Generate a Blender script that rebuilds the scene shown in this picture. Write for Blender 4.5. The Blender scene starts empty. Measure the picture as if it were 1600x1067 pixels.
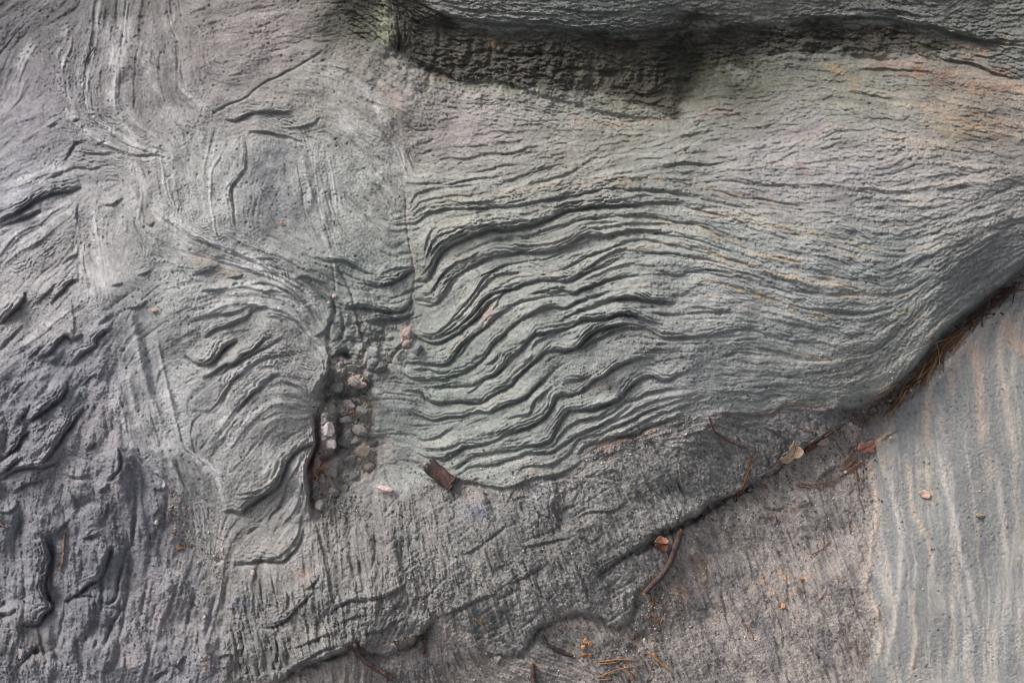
import bpy, math, random
import numpy as np

# ------------------------------------------------------------------ camera, sky, sun, exposure
scene = bpy.context.scene
S = 0.00125                     # metres per unit of the survey grid (1600 units = 2 m of rock)
DIST = 1555.0                   # camera distance from the survey plane, grid units
PITCH = math.radians(50.0)      # camera looks down at the outcrop
RIGHT = np.array([1.0, 0.0, 0.0])
UP = np.array([0.0, math.sin(PITCH), math.cos(PITCH)])
OUT = np.array([0.0, -math.cos(PITCH), math.sin(PITCH)])
CENTRE = np.array([0.0, 0.0, 0.75])

cam_data = bpy.data.cameras.new("camera")
cam_data.sensor_width = 36.0
cam_data.lens = 36.0 * DIST / 1600.0
cam_data.clip_start = 0.05
cam_data.clip_end = 200.0
cam = bpy.data.objects.new("camera", cam_data)
cam.location = CENTRE + OUT * DIST * S
cam.rotation_euler = (math.pi / 2 - PITCH, 0.0, 0.0)
scene.collection.objects.link(cam)
scene.camera = cam

SUN_DIR = np.array([-0.60, 0.34, 0.80]); SUN_DIR /= np.linalg.norm(SUN_DIR)
world = bpy.data.worlds.new("World"); scene.world = world; world.use_nodes = True
wn = world.node_tree; bg = wn.nodes["Background"]
sky = wn.nodes.new("ShaderNodeTexSky"); sky.sky_type = 'NISHITA'; sky.sun_disc = False
sky.sun_elevation = math.asin(SUN_DIR[2])
sky.sun_rotation = math.atan2(SUN_DIR[0], SUN_DIR[1])
sky.air_density = 1.0; sky.dust_density = 6.0; sky.ozone_density = 0.6
hs = wn.nodes.new("ShaderNodeHueSaturation"); hs.inputs["Saturation"].default_value = 0.30     # thin even cloud: a nearly grey sky
wn.links.new(sky.outputs[0], hs.inputs["Color"]); wn.links.new(hs.outputs[0], bg.inputs[0]); bg.inputs[1].default_value = 0.075

sun_data = bpy.data.lights.new("sun", 'SUN'); sun_data.energy = 1.3
sun_data.angle = math.radians(22.0); sun_data.color = (1.0, 0.965, 0.92)
sun = bpy.data.objects.new("sun", sun_data); scene.collection.objects.link(sun)
import mathutils
sun.rotation_euler = mathutils.Vector(tuple(-SUN_DIR)).to_track_quat('-Z', 'Y').to_euler()
sun.location = (-2, 1, 4)

scene.view_settings.view_transform = 'Standard'; scene.view_settings.look = 'None'
scene.view_settings.exposure = 1.08; scene.view_settings.gamma = 1.0
scene.view_settings.use_curve_mapping = False
scene.render.filter_size = 0.9                  # a sharp lens
scene.cycles.filter_width = 0.9

# ------------------------------------------------------------------ survey grid
def axis(lo, hi, step, ext_lo, ext_hi):
    core = np.arange(lo, hi + step, step)
    def ext(n):
        out = []; d = step; p = 0
        while p < n:
            d *= 1.09; p += min(d, 28); out.append(p)
        return np.array(out)
    a = lo - ext(ext_lo)[::-1]; b = core[-1] + ext(ext_hi)
    return np.concatenate([a, core, b]).astype(np.float32)
STEP = 1.35
GX = axis(-24, 1624, STEP, 700, 700)
GY = axis(-18, 1085, STEP, 800, 600)
NC, NR = len(GX), len(GY)
X, Y = np.meshgrid(GX, GY)

rng = np.random.default_rng(7)
_ga = rng.random((256, 256)) * 2 * np.pi
GAX = (np.cos(_ga) * 1.9).astype(np.float32); GAY = (np.sin(_ga) * 1.9).astype(np.float32)
def vnoise(x, y, seed=0):
    """gradient noise, about -1 to 1, on a lattice turned against the survey grid"""
    u = np.float32(.848) * x - np.float32(.53) * y + np.float32(seed * 17.37 % 97); v = np.float32(.53) * x + np.float32(.848) * y + np.float32(seed * 9.71 % 89)
    xi = np.floor(u); yi = np.floor(v); fx = u - xi; fy = v - yi
    x0 = (xi.astype(np.int32) + seed * 31) & 255; x1 = (x0 + 1) & 255; y0 = ((yi.astype(np.int32) + seed * 57) & 255) * 256; y1 = (y0 + 256) & 65535
    gx, gy = GAX.ravel(), GAY.ravel()
    k = y0 + x0; a = gx.take(k) * fx + gy.take(k) * fy
    k = y0 + x1; b = gx.take(k) * (fx - 1) + gy.take(k) * fy
    k = y1 + x0; c = gx.take(k) * fx + gy.take(k) * (fy - 1)
    k = y1 + x1; d = gx.take(k) * (fx - 1) + gy.take(k) * (fy - 1)
    sx = fx * fx * (3 - 2 * fx); sy = fy * fy * (3 - 2 * fy)
    a += (b - a) * sx; c += (d - c) * sx
    return a + (c - a) * sy
def fbm(x, y, wl, octaves=4, gain=0.5, seed=0):
    o = 0; a = 1; n = 0
    c, s = 0.8, 0.6
    for k in range(octaves):
        o = o + a * vnoise(x / wl, y / wl, seed + k * 3); n += a
        a *= gain; wl *= 0.47; x, y = c * x - s * y, s * x + c * y
    return o / n
def ridged(x, y, wl, octaves=4, gain=0.55, seed=0):
    o = 0; a = 1; n = 0
    for k in range(octaves):
        o = o + a * (1 - 2 * np.abs(vnoise(x / wl, y / wl, seed + k * 3))); n += a
        a *= gain; wl *= 0.45; x, y = 0.8 * x - 0.6 * y, 0.6 * x + 0.8 * y
    return -o / n                                 # rounded lumps parted by sharp creases
def smooth(a, b, t):
    t = np.clip((t - a) / (b - a), 0, 1); return t * t * (3 - 2 * t)

# edges of beds and cracks wander a little
WX = X + 0.9 * vnoise(X / 18, Y / 18, 1) + 0.4 * vnoise(X / 6.5, Y / 6.5, 2)
WY = Y + 0.9 * vnoise(X / 18, Y / 18, 3) + 0.4 * vnoise(X / 6.5, Y / 6.5, 4)
AMPN = 0.92 + 0.28 * vnoise(X / 40, Y / 40, 5) + 0.12 * vnoise(X / 9, Y / 9, 6)

AMPN = AMPN * (1 - .66 * smooth(980, 1220, X) * smooth(660, 600, Y) * smooth(140, 200, Y))     # the beds die out to the right
LAMN = 1.3 * vnoise(X / 60, Y / 60, 7) + 0.35 * vnoise(X / 12, Y / 12, 8)
LAMM = 0.75 + 0.6 * vnoise(X / 45, Y / 45, 9)
WIDE = np.clip(1 + 0.7 * vnoise(X / 50, Y / 50, 10), .3, 2)
FRAMES = dict(a=(600, 240, .25), b=(600, 480, .25), c=(950, 240, .25), d=(900, 460, .25), e=(250, 380, .25),
    f=(250, 630, .25), g=(0, 400, .25), h=(0, 600, .25), i=(0, 800, .25), j=(300, 800, .25), k=(580, 690, .25),
    l=(0, 150, .25), m=(1200, 0, .25), q=(900, 800, .25), p=(440, 520, .2625), r=(1150, 520, .2437),
    n1=(0, 0, .3375), n2=(530, 0, .3375), n3=(1060, 0, .3375), n4=(0, 350, .3375), n5=(530, 350, .3375),
    n6=(1060, 350, .3375), n7=(0, 707, .3375), n8=(530, 707, .3375), n9=(1060, 707, .3375), z=(0, 0, 1.0))
def pts(fr, txt):
    ox, oy, sc = FRAMES[fr]
    v = [tuple(float(q) for q in w.split(',')) for w in txt.split()]
    return np.array([(ox + x * sc, oy + y * sc) for x, y in v])
def spline(P, step=5.0):
    if len(P) < 3:
        n = max(2, int(np.hypot(*(P[-1] - P[0])) / step) + 1)
        return np.stack([np.linspace(P[0][i], P[-1][i], n) for i in (0, 1)], 1)
    Q = np.vstack([2 * P[0] - P[1], P, 2 * P[-1] - P[-2]]); out = []
    for i in range(1, len(Q) - 2):
        n = max(1, int(np.hypot(*(Q[i + 1] - Q[i])) / step))
        t = np.linspace(0, 1, n, endpoint=False)[:, None]
        p0, p1, p2, p3 = Q[i - 1], Q[i], Q[i + 1], Q[i + 2]
        out.append(0.5 * (2 * p1 + (p2 - p0) * t + (2 * p0 - 5 * p1 + 4 * p2 - p3) * t ** 2 + (3 * p1 - p0 - 3 * p2 + p3) * t ** 3))
    return np.vstack(out + [P[-1:]])
def dist_field(P, R, x_=None, y_=None):
    """signed distance to a curve (positive on its right-hand side: below, when drawn left to right) in a window"""
    x_ = WX if x_ is None else x_; y_ = WY if y_ is None else y_
    P = spline(P); pad = R + 4
    i0 = max(0, np.searchsorted(GX, P[:, 0].min() - pad)); i1 = min(NC, np.searchsorted(GX, P[:, 0].max() + pad) + 1)
    j0 = max(0, np.searchsorted(GY, P[:, 1].min() - pad)); j1 = min(NR, np.searchsorted(GY, P[:, 1].max() + pad) + 1)
    if i1 - i0 < 2 or j1 - j0 < 2: return None
    sh = (j1 - j0, i1 - i0)
    best = np.full(sh, 1e12, np.float32); sgn = np.zeros(sh, np.float32); arc = np.zeros(sh, np.float32)
    seg = np.hypot(np.diff(P[:, 0]), np.diff(P[:, 1])); cum = np.concatenate([[0], np.cumsum(seg)]); tot = cum[-1]
    for n in range(len(P) - 1):
        ax, ay = P[n]; bx, by = P[n + 1]; dx, dy = bx - ax, by - ay; L2 = dx * dx + dy * dy
        if L2 < 1e-6: continue
        a0 = max(0, np.searchsorted(GX, min(ax, bx) - pad) - i0); a1 = np.searchsorted(GX, max(ax, bx) + pad) - i0
        b0 = max(0, np.searchsorted(GY, min(ay, by) - pad) - j0); b1 = np.searchsorted(GY, max(ay, by) + pad) - j0
        a1 = min(a1, sh[1]); b1 = min(b1, sh[0])
        if a1 <= a0 or b1 <= b0: continue
        xs = x_[j0 + b0:j0 + b1, i0 + a0:i0 + a1] - ax; ys = y_[j0 + b0:j0 + b1, i0 + a0:i0 + a1] - ay
        t = np.clip((xs * dx + ys * dy) / L2, 0, 1)
        ex = xs - t * dx; ey = ys - t * dy; d = ex * ex + ey * ey
        w = best[b0:b1, a0:a1]; m = d < w
        w[m] = d[m]
        sgn[b0:b1, a0:a1][m] = np.where(dx * ys - dy * xs >= 0, 1, -1)[m]
        arc[b0:b1, a0:a1][m] = (cum[n] + t * seg[n])[m]
    d = np.sqrt(best)
    return (slice(j0, j1), slice(i0, i1)), d, sgn, arc, tot
def taper(arc, tot, n):
    n = min(n, tot * 0.45)
    return np.sqrt(np.clip(arc / n, 0, 1) * np.clip((tot - arc) / n, 0, 1))

H = np.zeros_like(X)
ORIENT = []                     # samples of the bedding direction
def orient(P, w=1.0):
    Q = spline(P, 12)
    d = np.diff(Q, axis=0); th = np.arctan2(d[:, 1], d[:, 0])
    for (x, y), t in zip((Q[1:] + Q[:-1]) / 2, th): ORIENT.append((x, y, math.cos(2 * t), math.sin(2 * t), w))
def ledge(P, A, L, B=None, LB=None, edge=0.8, tp=30, amp=True):
    """a bed that swells to its lower edge (A over L) and drops to a notch (B over LB) below it"""
    lip = B is None
    B = A * 1.35 + 1.5 if B is None else B; LB = max(1.9, L * 0.085) if LB is None else LB
    if lip and L >= 10: A = A * 0.68
    r = dist_field(P, 3.2 * max(L, LB))
    if r is None: return
    sl, d, s, arc, tot = r
    sd = d * s
    k = 1 / (1 + np.exp(-np.clip(sd / edge, -30, 30)))
    hi = A * np.exp(-d / L)
    if lip and L >= 10:
        W = 0.34 * L + 1.5                       # the lip rounds over and falls to the notch in thin laminae
        hi = 1.25 * A * np.exp(-d / L) * (0.45 + 0.55 * smooth(0, W * WIDE[sl], d))
        ph = d / (4.6 + 0.05 * L) + LAMN[sl]
        saw = ph - np.floor(ph)
        hi = hi - min(A, 8) * (0.3 * (saw - 0.5) + 0.55 * np.exp(-((saw - .5) / .2) ** 2)) * np.exp(-(d / (1.6 * W)) ** 2) * smooth(.35, .8, LAMM[sl])
    f = hi * (1 - k) - B * np.exp(-d / LB) * k
    f *= taper(arc, tot, tp if tot < 150 else 70)
    if amp: f *= np.clip(AMPN[sl], .15, 1.4)
    H[sl] += np.where(d < 1e5, f, 0)
def groove(P, D, w, tp=20, amp=True):
    r = dist_field(P, 3.2 * w)
    if r is None: return
    sl, d, s, arc, tot = r
    f = -D * np.exp(-(d / w) ** 2) * taper(arc, tot, tp)
    if amp: f *= np.clip(AMPN[sl], .2, 1.4)
    H[sl] += np.where(d < 1e5, f, 0)
def laminae(P, A, w, period):
    """a bundle of thin beds running along a course, each dropping to the next"""
    r = dist_field(P, 2.4 * w)
    if r is None: return
    sl, d, s, arc, tot = r
    ph = d * s / (period * (1 + .35 * vnoise(X[sl] / 90, Y[sl] / 90, 71))) + 2.0 * LAMN[sl]
    q = ph - np.floor(ph); saw = np.where(q < .8, q / .8, (1 - q) / .2) - .5
    m = np.exp(-(d / w) ** 2) * taper(arc, tot, 50) * np.clip(.35 + 1.1 * LAMM[sl] * np.abs(vnoise(X[sl] / 28, Y[sl] / 28, 72)) * 2, 0, 1.3)
    H[sl] += np.where(d < 1e5, A * saw * m, 0)
def bump(x, y, rx, ry, ang, h, p=2.0):
    c, s = math.cos(math.radians(ang)), math.sin(math.radians(ang))
    R = 2.2 * max(rx, ry)
    i0, i1 = np.searchsorted(GX, [x - R, x + R]); j0, j1 = np.searchsorted(GY, [y - R, y + R])
    xs = WX[j0:j1, i0:i1] - x; ys = WY[j0:j1, i0:i1] - y
    u = (c * xs + s * ys) / rx; v = (-s * xs + c * ys) / ry
    H[j0:j1, i0:i1] += h * np.exp(-(u * u + v * v) ** (p / 2))

# ------------------------------------------------------------------ large form of the outcrop (thin-plate surface)
CTRL = np.array([
 (0,1067,55),(200,1067,30),(420,1067,20),(700,1067,-5),(1000,1067,-5),(1300,1067,10),(1600,1067,60),
 (600,930,42),(480,960,40),(760,960,20),(850,900,24),(950,800,14),(900,950,12),(1150,880,-35),(1250,760,-52),(1080,960,-18),(1200,980,-12),
 (1450,850,6),(1600,850,14),(1400,740,-30),(1480,700,-14),(1600,600,-10),(1560,500,-40),(1390,650,-40),(1380,900,0),
 (1100,600,30),(1250,600,22),(1000,450,26),(1250,430,38),(1420,380,34),(1560,300,24),(1510,420,26),(1400,540,24),(1320,610,12),
 (800,550,6),(800,700,-6),(700,700,-20),(640,620,-28),(640,430,-32),(700,330,-14),(900,300,2),(780,420,4),
 (900,230,-26),(1100,240,-26),(1300,220,-8),(1500,180,10),(600,200,-36),(420,150,-44),(150,150,-34),(0,200,-32),(500,350,-26),
 (250,400,14),(100,500,30),(0,600,22),(330,600,26),(430,600,22),(440,720,16),(430,820,20),(560,700,-40),(560,800,-14),(150,800,18),(100,930,24),(260,860,4),(300,960,10),
 (800,120,-64),(960,130,-66),(1100,110,-86),(1300,75,-66),(1500,85,-30),(680,90,-60),(560,60,-62),
 (820,20,-42),(1000,5,-36),(1200,0,-50),(900,-100,14),(1320,0,-42),(1500,0,-14),(1300,-100,10),(600,-100,-20),
 (300,0,-76),(100,0,-64),(0,-100,-76),(400,-220,-60),
 (800,1600,190),(0,1600,210),(1600,1600,230),(-500,533,40),(-500,1000,90),(-500,0,-20),(2100,533,-10),(2100,950,70),(2100,200,60),
 (800,-600,160),(0,-600,60),(1600,-600,200),(-500,-500,0),(2100,-500,220)], float)
def tps(ctrl, qx, qy):
    P = ctrl[:, :2] / 1000; n = len(P)
    def U(r2): return np.where(r2 > 1e-12, r2 * np.log(np.maximum(r2, 1e-12)), 0)
    K = U(((P[:, None] - P[None]) ** 2).sum(-1)) + np.eye(n) * 0.004
    A = np.zeros((n + 3, n + 3)); A[:n, :n] = K; A[:n, n] = 1; A[:n, n + 1:] = P; A[n, :n] = 1; A[n + 1:, :n] = P.T
    w = np.linalg.solve(A, np.concatenate([ctrl[:, 2], [0, 0, 0]]))
    x = qx.astype(np.float32) / 1000; y = qy.astype(np.float32) / 1000
    o = (w[n] + w[n + 1] * x + w[n + 2] * y).astype(np.float32)
    for k in range(n):
        r2 = (x - np.float32(P[k, 0])) ** 2 + (y - np.float32(P[k, 1])) ** 2 + np.float32(1e-9)
        o += np.float32(w[k]) * r2 * np.log(r2)
    return o
MACRO = tps(CTRL, X, Y)

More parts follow.
